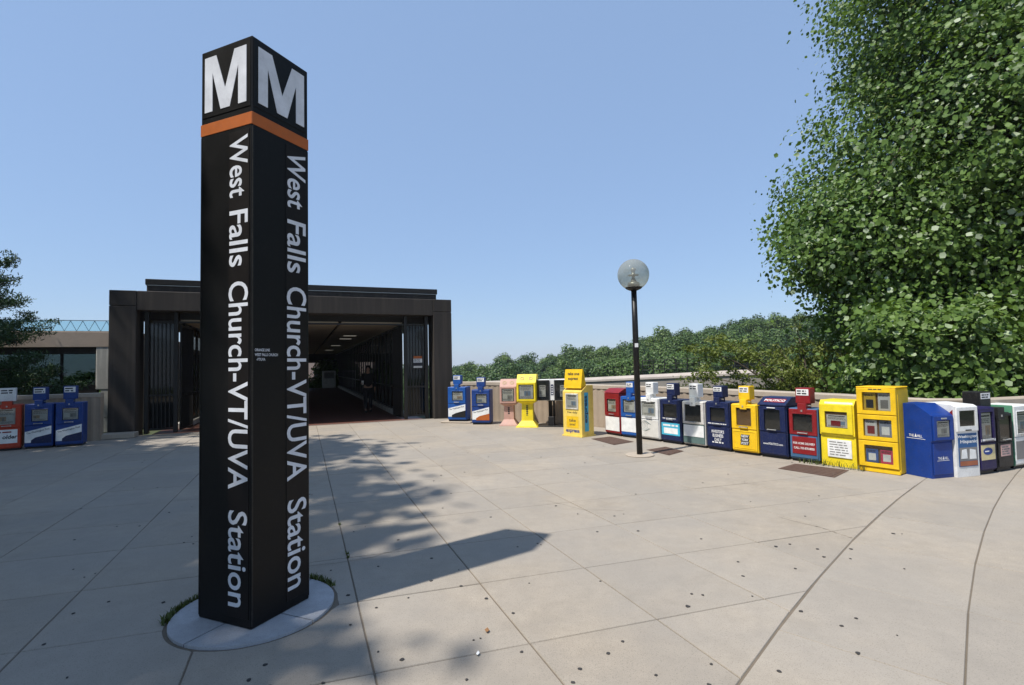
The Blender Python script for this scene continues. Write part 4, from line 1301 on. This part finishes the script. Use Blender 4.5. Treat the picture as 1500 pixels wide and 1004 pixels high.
o, dr, lo, h, zs = rack((6.45, 7.30), (6.81, 7.43), .93, .93, 'indigo newspaper box with an oval badge on its lower panel', M_purple, win=(.1, .18, .50, .93), split=.47)
quad('white_bar', M_card, dr, -h + .02, h - .03, zs + .02, zs + .055, -.0105, .002)
pp = quad('badge_panel', paint('cream_card', (.65, .55, .3), .6), lo, -h + .02, h - .04, .2, zs - .03, -.004, .003)
ov = MB(); ov.prism([(.1 * math.cos(a) - .02, .32 + .05 * math.sin(a)) for a in np.linspace(0, 2 * PI, 25)[:-1]], -.0065, -.0045).build('oval_badge', M_hill, pp)
print_lines(pp, M_card, -.09, .05, .305, .335, 1, -.0072, 2)
o, dr, lo, h, zs = rack((6.84, 7.45), (7.21, 7.60), .83, 1.13, 'black coin newspaper box with a pink card on its lower panel', M_black, paper=False, inside=paint('brown_back2', (.06, .045, .035), .6), win=(.1, .12, .52, .95), headw=.27, headx=-.1, headdepth=.22, heady=.16)
pk = quad('pink_card', paint('pink_paper', (.62, .40, .36), .7), lo, -h + .06, h - .08, .22, .38, -.004, .003)
print_lines(pk, M_grink, -h + .08, h - .1, .235, .365, 4, -.0052, 6)
o, dr, lo, h, zs = rack((7.25, 7.63), (7.69, 7.80), .92, .92, 'white newspaper box with green edge beside the black coin box', M_white, lower=M_white, win=(.14, .2, .56, .9))
MB().box(-h - .008, -h - .0005, .005, .42, .05, .92).build('green_edge', paint('edge_green', (.10, .30, .18), .5), o)
quad('grey_picture', M_grink, lo, -h + .03, h - .05, .14, zs - .06, -.004, .003)

# three boxes on the shaded side
GL = 'newspaper boxes by the shaded wall'
o, dr, lo, h, zs = rack((-11.32, 11.36), (-10.92, 11.66), 1.0, 1.37, 'orange-red coin newspaper box with white head in the shade', M_orred, head=M_white, neck=M_orred, win=(.12, .2, .58, .93), headw=.28, group=GL, inside=M_paper)
pc = quad('poster', M_card, lo, -h + .02, h - .06, .16, zs - .04, -.004, .003)
lettering('older', M_ink, pc, .06, .3, .24, .085, -.0055, .03, shear=.1)
print_lines(pc, M_red, -h + .05, h - .1, .38, .43, 1, -.0055, 11)
post_box((-10.90, 11.67), (-10.42, 11.88), 1.0, 1.37, 'shaded blue newspaper box between the orange-red box and another blue box', M_blue, M_navy, group=GL)
post_box((-10.40, 11.89), (-9.94, 12.13), 1.0, 1.38, 'shaded blue newspaper box beside the end of the wall', M_blue, M_navy, group=GL)

# ------------------------------------------------------------------ road ramp and fence behind
def pxpt(px, Y):    # a point on the bearing of a column of the view, used to lay out distant things
    return ((px - 750) / 765 * Y, Y)
rp = empty('road_ramp', (0, 40, 0), 0, 'long pale concrete road ramp wall rising beyond the parapet', 'ramp')
A = Vector((*pxpt(640, 66), -.35)); B_ = Vector((*pxpt(850, 46), .42)); C_ = Vector((*pxpt(1080, 37), 1.0)); D_ = Vector((*pxpt(1420, 32), 1.1))
for a, b_ in ((A, B_), (B_, C_), (C_, D_)):
    d = (b_ - a); d2 = Vector((d.x, d.y, 0)).normalized(); nb_ = Vector((-d2.y, d2.x, 0))
    for nm, z0, z1, off, mat in (('wall_face', -8.0, -.38, .05, M_rampshade), ('coping', -.372, 0, -.06, M_ramp)):
        vs = []
        for p in (a, b_):
            q = p - Vector((0, 40, 0))
            f0 = q + nb_ * off; k0 = q + nb_ * (.55)
            vs += [(f0.x, f0.y, q.z + z0), (f0.x + nb_.x * .0, f0.y, q.z + z1 - (.22 if nm == 'coping' else 0)), (f0.x + nb_.x * (.25 if nm == 'coping' else 0), f0.y + nb_.y * (.25 if nm == 'coping' else 0), q.z + z1), (k0.x, k0.y, q.z + z1), (k0.x, k0.y, q.z + z0)]
        fs = [(k, (k + 1) % 5, 5 + (k + 1) % 5, 5 + k) for k in range(5)] + [(0, 1, 2, 3, 4), (9, 8, 7, 6, 5)]
        MB().add(vs, fs).build(nm, mat, rp)
fc = empty('mesh_fence', (*pxpt(950, 44), .3), 0, 'low dark mesh fence standing behind the road ramp', 'fence')
o0 = Vector(fc.location)
P0 = Vector((*pxpt(940, 44), 1.0)) - o0; P1 = Vector((*pxpt(1130, 41), 1.3)) - o0
for i in range(12):
    p = P0.lerp(P1, i / 11)
    MB().box(p.x - .03, p.x + .03, p.y - .03, p.y + .03, p.z - 7, p.z + .85).build('post', M_bronze, fc)
for z in (.02, .42, .82):
    MB().tube([P0 + Vector((0, 0, z)), P1 + Vector((0, 0, z))], .018, 6).build('rail', M_bronze, fc)
mb = MB()
for i in range(90):
    p = P0.lerp(P1, i / 89); mb.tube([p + Vector((0, .03, 0)), p + Vector((0, .03, .82))], .006, 3, False)
mb.build('mesh_wires', M_bronze, fc)['kind'] = 'stuff'

# ------------------------------------------------------------------ foliage
LEAF = np.array([(0, 0, 0), (.46, .18, .10), (.40, .78, .08), (0, .86, 0), (-.40, .78, .08), (-.46, .18, .10)], dtype=np.float64)
LOBED = np.array([(0, 0, 0), (.46, .14, .09), (.36, .46, .05), (.37, .86, .09), (0, .80, 0), (-.37, .86, .09), (-.36, .46, .05), (-.46, .14, .09), (0, .40, 0)], dtype=np.float64)
def leaves(cent, size, outward=None, droop=.3, jitter=.5, narrow=1.0, lobed=False):
    """one small folded leaf at every centre; returns verts, quads"""
    n = len(cent)
    nor = rng.normal(size=(n, 3)); nor /= np.linalg.norm(nor, axis=1)[:, None]
    if outward is not None:
        nor = nor * .75 + outward * .75
    nor[:, 2] += .35
    nor /= np.linalg.norm(nor, axis=1)[:, None]
    up = rng.normal(size=(n, 3)); up[:, 2] -= droop * 2
    t = up - nor * np.sum(up * nor, axis=1)[:, None]
    t /= np.linalg.norm(t, axis=1)[:, None] + 1e-9
    s = np.cross(t, nor)
    k = size * (1 + jitter * (rng.random(n) * 2 - 1))
    T = LOBED if lobed else LEAF
    nv = len(T)
    V = np.zeros((n, nv, 3))
    curl = (rng.random(n) * 2.6 - .6)
    for i in range(nv):
        V[:, i] = cent + (s * (T[i, 0] * narrow) + t * T[i, 1] + nor * (T[i, 2] * curl)[:, None]) * k[:, None]
    base = (np.arange(n) * nv)[:, None]
    if lobed:
        Q = np.concatenate([base + np.array([q]) for q in ([0, 1, 2, 8], [8, 2, 3, 4], [8, 4, 5, 6], [0, 8, 6, 7])])
        return V.reshape(-1, 3), Q
    Q = np.concatenate([base + np.array([[0, 1, 2, 3]]), base + np.array([[0, 3, 4, 5]])])
    return V.reshape(-1, 3), Q

def ellipsoid_clumps(c, rad, n, shell=.55, seed=0, lumpk=1.0):
    r = np.random.default_rng(seed)
    d = r.normal(size=(n, 3)); d /= np.linalg.norm(d, axis=1)[:, None]
    lump = 1 + lumpk * (.16 * np.sin(d[:, 0] * 5 + 1 + seed) * np.sin(d[:, 1] * 4 + 2) + .12 * np.sin(d[:, 2] * 7 + seed) + .08 * np.sin(d[:, 0] * 11 + d[:, 2] * 9))
    k = (shell + (1 - shell) * r.random(n) ** .6) * lump
    return np.array(c) + d * k[:, None] * np.array(rad), d

def broad_tree(name, label, base, clumps, dirs, per, spread, size, mat, limbs, trunk_r, group=None, cat='tree', trunk_top=None, droop=.3, lobed=False):
    o = empty(name, base, 0, label, cat, group)
    b = np.array(base)
    n = len(clumps)
    cen = np.repeat(clumps, per, axis=0) + rng.normal(size=(n * per, 3)) * spread * np.array([1, 1, .75])
    out = np.repeat(dirs, per, axis=0)
    V, Q = leaves(cen - b, size, out, droop, lobed=lobed)
    cr = link('crown', raw_mesh('crown', V, Q), mat, o); cr['kind'] = 'stuff'
    mb = MB()
    tt = np.array(trunk_top if trunk_top is not None else (b + (np.mean(clumps, axis=0) - b) * np.array([.6, .6, 1.0])))
    tt = tt - b
    path = [Vector((0, 0, -.3)), Vector(tt * .3 + np.array([.05, .03, 0])), Vector(tt * .65 + np.array([-.06, .05, 0])), Vector(tt)]
    mb.tube(path, [trunk_r * 1.25, trunk_r, trunk_r * .7, trunk_r * .3], 10)
    r = random.Random(3)
    for _ in range(limbs):
        c = clumps[r.randrange(n)] - b
        t0 = r.uniform(.25, .95); s0 = Vector(tt * t0)
        e_ = Vector(c); midp = s0.lerp(e_, .5) + Vector((0, 0, .12 * (e_ - s0).length))
        rr = trunk_r * .38 * (1.1 - t0 * .6)
        mb.tube([s0, s0.lerp(midp, .55), midp, e_], [rr, rr * .75, rr * .5, rr * .12], 5, False)
    mb.build('trunk', M_bark, o, True)
    return o

# the big tulip tree on the right
parts_ = [ellipsoid_clumps((15.1, 14.2, 6.2), (6.3, 5.8, 7.2), 1100, .55, 1, .5), ellipsoid_clumps((15.6, 14.2, 10.8), (5.9, 5.6, 6.2), 750, .55, 12, .5), ellipsoid_clumps((12.0, 13.4, 2.9), (3.0, 2.2, 2.2), 170, .4, 13), ellipsoid_clumps((10.3, 14.0, 4.5), (2.8, 2.4, 2.3), 240, .4, 14, .5)]
cl = np.concatenate([a for a, _ in parts_]); dr_ = np.concatenate([b for _, b in parts_])
sel = (cl[:, 2] > .6) & ((cl[:, 1] < 16.5) | (np.arange(len(cl)) % 3 == 0))
broad_tree('tulip_tree', 'huge dense green broadleaf tree towering behind the parapet wall', (14.6, 14.4, -.15), cl[sel], dr_[sel], 185, .40, .10, M_leafbig, 70, .32, trunk_top=(14.2, 14.4, 11))
# leafy sprouts just behind the wall
def shrub(c, rad, n, label, base, seed, per=110, size=.10):
    cl, d = ellipsoid_clumps(c, rad, n, .4, seed)
    s_ = (cl[:, 2] > .15)
    broad_tree('leafy_shrub', label, base, cl[s_], d[s_], per, .24, size, M_leafshrub, 26, .07, cat='shrub')
shrub((9.2, 11.1, 1.5), (2.2, 1.3, 1.45), 150, 'light green leafy shrub behind the wall above the tall yellow magazine box', (9.2, 11.1, -.15), 5)
shrub((12.6, 12.4, 1.6), (2.3, 1.4, 1.6), 150, 'green leafy shrub behind the wall above the black coin box', (12.6, 12.4, -.15), 6)
# feathery tree
def feathery(base, label):
    o = empty('feathery_tree', base, 0, label, 'tree')
    r = random.Random(9); mb = MB(); pts = []
    for i in range(30):
        a = r.uniform(0, 2 * PI); L = r.uniform(1.1, 2.6); el = r.uniform(.35, 1.25)
        d = Vector((math.cos(a) * math.cos(el), math.sin(a) * math.cos(el) * .8, math.sin(el)))
        p = [Vector((0, 0, -.2)), d * L * .4 + Vector((0, 0, .1)), d * L * .75, d * L + Vector((d.x * .4, d.y * .4, -.05))]
        mb.tube(p, [.03, .022, .013, .004], 5, False)
        for k in range(13):
            t_ = r.uniform(.35, 1.05)
            q = Vector((0, 0, 0)).lerp(p[3], t_)
            tw2 = Vector((r.gauss(0, 1), r.gauss(0, 1), r.gauss(0, .35))).normalized() * r.uniform(.25, .6)
            mb.tube([q, q + tw2], [.006, .002], 3, False)
            for s_ in range(75):
                u_ = r.random()
                pts.append(tuple(q + tw2 * u_ + Vector((r.gauss(0, .05), r.gauss(0, .05), r.gauss(0, .028)))))
    mb.build('trunk', M_bark, o)
    P = np.array(pts)
    V, Q = leaves(P, .062, None, .1, .4, .45)
    link('crown', raw_mesh('crown', V, Q), M_feather, o)['kind'] = 'stuff'
    o.scale = (1.5, 1.4, 1.45)
feathery((8.55, 14.9, -.15), 'feathery yellow-green small tree with thin stems in front of the road ramp')

# pine at the left edge
def pine(base, H, label, name='pine_tree', seed=5):
    o = empty(name, base, 0, label, 'tree')
    r = random.Random(seed); mb = MB(); cen = []; dirs = []
    mb.tube([(0, 0, -.3), (.05, 0, H * .5), (0, .05, H)], [.16, .1, .02], 9)
    z = .7
    while z < H - .2:
        nb_ = r.randint(3, 5); ph = r.random() * 6
        for k in range(nb_):
            a = ph + 2 * PI * k / nb_ + r.uniform(-.3, .3)
            L = (1 - (z / H) ** 1.6 * .75) * r.uniform(1.8, 2.9)
            d = Vector((math.cos(a), math.sin(a), r.uniform(-.05, .4)))
            e_ = Vector((0, 0, z)) + d * L + Vector((0, 0, .18 * L * r.random()))
            m_ = Vector((0, 0, z)).lerp(e_, .5) + Vector((0, 0, -.08))
            mb.tube([Vector((0, 0, z)), m_, e_], [.035, .02, .006], 5, False)
            for s_ in range(int(17 * L)):
                t_ = r.uniform(.3, 1.02)
                q = Vector((0, 0, z)).lerp(m_, t_ * 2) if t_ < .5 else m_.lerp(e_, t_ * 2 - 1)
                sd2 = Vector((-d.y, d.x, 0)) * r.gauss(0, .26 * L * .45 * (1.2 - t_))
                cc = q + sd2 + Vector((0, 0, r.gauss(.03, .09)))
                for _ in range(38):
                    cen.append(tuple(cc + Vector((r.gauss(0, .085), r.gauss(0, .085), r.gauss(.02, .04)))))
        z += r.uniform(.42, .62)
    mb.build('trunk', M_bark, o, True)
    V, Q = leaves(np.array(cen), .09, None, -.5, .35, .22)
    link('crown', raw_mesh('crown', V, Q), M_needle, o)['kind'] = 'stuff'
pine((-14.1, 13.4, -.15), 5.1, 'dark evergreen pine with layered branches behind the left wall')

# shade trees standing left of the plaza
c1_, d1_ = ellipsoid_clumps((-11.2, 1.6, 10.2), (4.4, 7.2, 3.2), 1000, .15, 2)
c1b, d1b = ellipsoid_clumps((-9.8, -2.2, 10), (3.7, 3.6, 2.6), 600, .1, 4)
c1c, d1c = ellipsoid_clumps((-13.0, .5, 5.2), (4.6, 6.5, 3.0), 420, .2, 8)  # low boughs added out of view to block sky light from the left
c1_ = np.concatenate([c1_, c1b, c1c]); d1_ = np.concatenate([d1_, d1b, d1c])
broad_tree('shade_tree', 'tall broad tree left of the plaza that shades the paving', (-10.8, 2.6, -.15), c1_, d1_, 28, .38, .30, M_leafbig, 60, .35, trunk_top=(-10.7, 3, 10.5))
c2_, d2_ = ellipsoid_clumps((-16.2, 5.0, 9.4), (5.0, 5.2, 3.6), 800, .15, 3)
broad_tree('shade_tree', 'tall broad tree near the left wall that shades the blue boxes', (-17, 6.0, -.15), c2_, d2_, 28, .40, .30, M_leafbig, 50, .33, trunk_top=(-16.6, 6.2, 10))

# distant wood: six kinds of tree, copied
def wood_tree(seed, H, rad, mat):
    r = np.random.default_rng(seed)
    n, per = 42, 270
    c, d = ellipsoid_clumps((0, 0, H * .60), (rad * .74, rad * .74, H * .31), n, .4, seed, .35)
    dd = r.normal(size=(n * per, 3)); dd /= np.linalg.norm(dd, axis=1)[:, None]
    R = np.repeat(r.uniform(1.1, 1.8, n), per)[:, None] * (.55 + .6 * r.random((n * per, 1)))
    cen = np.repeat(c, per, axis=0) + dd * R * np.array([1, 1, .8])
    V, Q = leaves(cen, .30, dd * 1.5, .2)
    me = raw_mesh('crown', V, Q); me.materials.append(mat)
    mb = MB(); mb.tube([(0, 0, -5), (.1, 0, H * .4), (0, .1, H * .8)], [.32, .22, .06], 7)
    tm = mb.mesh('trunk', True); tm.materials.append(M_bark)
    return me, tm, H
kinds = [wood_tree(100 + i, 13 + (i % 3), 4.6 + .7 * (i % 2), M_leafwood) for i in range(6)]
light = [wood_tree(200 + i, 9, 2.2, M_leafwood2) for i in range(2)]
def put_tree(kind, x, y, z, s, rz, label, group, name='woodland_tree'):
    me, tm, H = kind
    o = empty(name, (x, y, z), rz, label, 'tree', group)
    o.scale = (s, s, s)
    c = link('crown', me, None, o); c['kind'] = 'stuff'
    link('trunk', tm, None, o)
r = random.Random(21)
WL = 'green tree in the wood on the far hillside'
for Y in (135, 122, 108, 95):
    px = 560
    while px < 1420:
        y = Y + r.uniform(-5, 5)
        x, _ = pxpt(px, y)
        hz = 535.4 - .02 * (px - 750)
        fall = {135: 0, 122: 6, 108: 14, 95: 22}[Y]
        top = EYE + (hz - (crest(px) + fall + r.uniform(-2, 8))) / 765 * y
        k = r.choice(kinds); s = r.uniform(.85, 1.15)
        z = top - k[2] * 1.02 * s
        put_tree(k, x, y, z, s, r.uniform(0, 6.28), WL, 'trees of the far wood')
        px += r.uniform(24, 38) * 130 / Y * (1.0 if px < 1150 else 1.6)
for px, Y, hh in ((980, 74, 517), (1000, 78, 514), (925, 80, 520), (895, 82, 524), (1030, 76, 518)):
    x, y = pxpt(px, Y); top = EYE + (535.4 - .02 * (px - 750) - hh) / 765 * Y
    put_tree(r.choice(light), x, y, top - 9, 1.0, r.uniform(0, 6), 'light green young tree in front of the far wood', 'young trees before the wood', 'young_tree')
for i in range(9):
    x = -46 + i * 4.2; y = 44 + r.uniform(-3, 6)
    put_tree(r.choice(light), x, y, -4.6, r.uniform(.7, .85), r.uniform(0, 6), 'green tree standing beyond the glazed side wing', 'trees beyond the side wing', 'young_tree')

# ------------------------------------------------------------------ person walking in the concourse
def skinned(name, pts, edges, mat, parent, root=0, sub=2):
    me = bpy.data.meshes.new(name)
    me.from_pydata([p[:3] for p in pts], edges, [])
    o = link(name, me, mat, parent)
    md = o.modifiers.new('skin', 'SKIN'); md.use_smooth_shade = True
    for i, p in enumerate(pts):
        sv = me.skin_vertices[0].data[i]
        rr = p[3] if isinstance(p[3], tuple) else (p[3], p[3])
        sv.radius = rr; sv.use_root = (i == root)
    s_ = o.modifiers.new('sub', 'SUBSURF'); s_.levels = sub; s_.render_levels = sub
    return o
def person(loc, rz):
    o = empty('person', loc, rz, 'person in dark clothes walking through the concourse holding a white cup', 'person')
    # local: facing -y, height 1.72
    P = [(0, .0, .95, (.15, .11)), (0, .0, 1.12, (.135, .10)), (0, .01, 1.32, (.165, .11)), (0, .01, 1.43, (.10, .08)), (0, .0, 1.50, .052), (0, -.015, 1.57, (.07, .085)), (0, -.015, 1.65, (.075, .09)), (0, -.01, 1.70, (.045, .055))]
    E_ = [(i, i + 1) for i in range(7)]
    def leg(sx, fy, ky):
        b0 = len(P)
        P.extend([(sx * .095, 0, .86, (.085, .09)), (sx * .10, ky, .49, .06), (sx * .10, fy, .10, .04), (sx * .10, fy - .03, .045, .045), (sx * .105, fy - .16, .03, (.042, .028))])
        E_.append((0, b0)); E_.extend((b0 + i, b0 + i + 1) for i in range(4))
    leg(-1, -.17, -.12); leg(1, .2, .03)
    def arm(sx, el, wr, dirf):
        b0 = len(P)
        P.extend([(sx * .19, .01, 1.40, .052), (el[0], el[1], el[2], .042), (wr[0], wr[1], wr[2], .028)])
        E_.extend([(2, b0), (b0, b0 + 1), (b0 + 1, b0 + 2)])
        w_ = Vector(wr); f_ = Vector(dirf).normalized(); side = Vector((0, 0, 1)) if abs(f_.z) < .7 else Vector((0, 1, 0))
        pal = w_ + f_ * .07; pi_ = len(P)
        P.append((*pal, (.034, .018))); E_.append((b0 + 2, pi_))
        curl = Vector((-sx, 0, 0))
        for k, (off, L) in enumerate(((.030, .070), (.010, .080), (-.010, .074), (-.030, .058))):
            r0 = pal + f_ * .015 + side * off; m1 = r0 + f_ * L * .5; m2 = m1 + (f_ + curl * 1.2).normalized() * L * .5
            i0 = len(P); P.extend([(*r0, .009), (*m1, .0085), (*m2, .007)])
            E_.extend([(pi_, i0), (i0, i0 + 1), (i0 + 1, i0 + 2)])
        t0 = w_ + f_ * .03 + side * .03; t1 = t0 + (f_ * .6 + side * .5 + curl * .6).normalized() * .05
        i0 = len(P); P.extend([(*t0, .011), (*t1, .009)]); E_.extend([(b0 + 2, i0), (i0, i0 + 1)])
    arm(-1, (-.25, .03, 1.12), (-.24, -.20, 1.08), (0, -1, .1))
    arm(1, (.26, .07, 1.13), (.25, .02, .88), (0, -.1, -1))
    body = skinned('body', P, E_, M_skin, o)
    T = [(0, .0, .90, (.175, .135)), (0, .0, 1.12, (.155, .12)), (0, .01, 1.32, (.185, .128)), (0, .01, 1.42, (.115, .095)), (-.195, .01, 1.40, .068), (-.25, .03, 1.12, .056), (-.243, -.13, 1.09, .044), (.195, .01, 1.40, .068), (.26, .07, 1.13, .056), (.253, .03, .93, .044)]
    skinned('jacket', T, [(0, 1), (1, 2), (2, 3), (2, 4), (4, 5), (5, 6), (2, 7), (7, 8), (8, 9)], M_cloth, o)
    T = [(0, 0, .93, (.165, .13)), (-.095, 0, .84, (.10, .105)), (-.10, -.12, .49, .078), (-.10, -.165, .12, .066), (.095, 0, .84, (.10, .105)), (.10, .03, .49, .078), (.10, .19, .12, .066)]
    skinned('trousers', T, [(0, 1), (1, 2), (2, 3), (0, 4), (4, 5), (5, 6)], M_cloth2, o)
    skinned('hair', [(0, .03, 1.56, (.075, .06)), (0, .03, 1.64, (.085, .085)), (0, .0, 1.70, (.07, .085)), (0, -.04, 1.715, (.05, .04))], [(0, 1), (1, 2), (2, 3)], M_hair, o, 1)
    for fy in (-.17, .2):
        sx = -1 if fy < 0 else 1
        skinned('shoe', [(sx * .10, fy + .03, .05, (.05, .045)), (sx * .10, fy - .06, .045, (.052, .04)), (sx * .105, fy - .19, .035, (.05, .03))], [(0, 1), (1, 2)], M_black, o, 1)
    return o
pr_rot = math.radians(20)
pp_ = Vector((-5.45, 19.7, 0.0))
person(pp_, pr_rot)
hand = Matrix.Rotation(pr_rot, 3, 'Z') @ Vector((-.215, -.30, 1.09))
cup = empty('paper_cup', pp_ + hand + Vector((0, 0, -.05)), 0, 'white paper cup held by the walking person', 'cup')
MB().lathe([(.03, 0.0), (.042, .13), (.044, .135), (.04, .135), (.028, .006)], 16).build('cup_body', M_card, cup, True)
MB().lathe([(.045, .136), (.045, .146), (.036, .152), (.0, .152)], 16).build('lid', M_white, cup, True)

# ------------------------------------------------------------------ hazy air
m = bpy.data.materials.new('haze_air'); m.use_nodes = True
t = m.node_tree; t.nodes.remove(t.nodes['Principled BSDF'])
pv = t.nodes.new('ShaderNodeVolumePrincipled')
pv.inputs['Color'].default_value = (.86, .92, 1.0, 1); pv.inputs['Density'].default_value = 0.0003; pv.inputs['Anisotropy'].default_value = 0.2
t.links.new(pv.outputs[0], t.nodes['Material Output'].inputs['Volume'])
hz_ = MB().box(-950, 950, -350, 1550, -30, 32).build('haze', m)
hz_['kind'] = 'stuff'
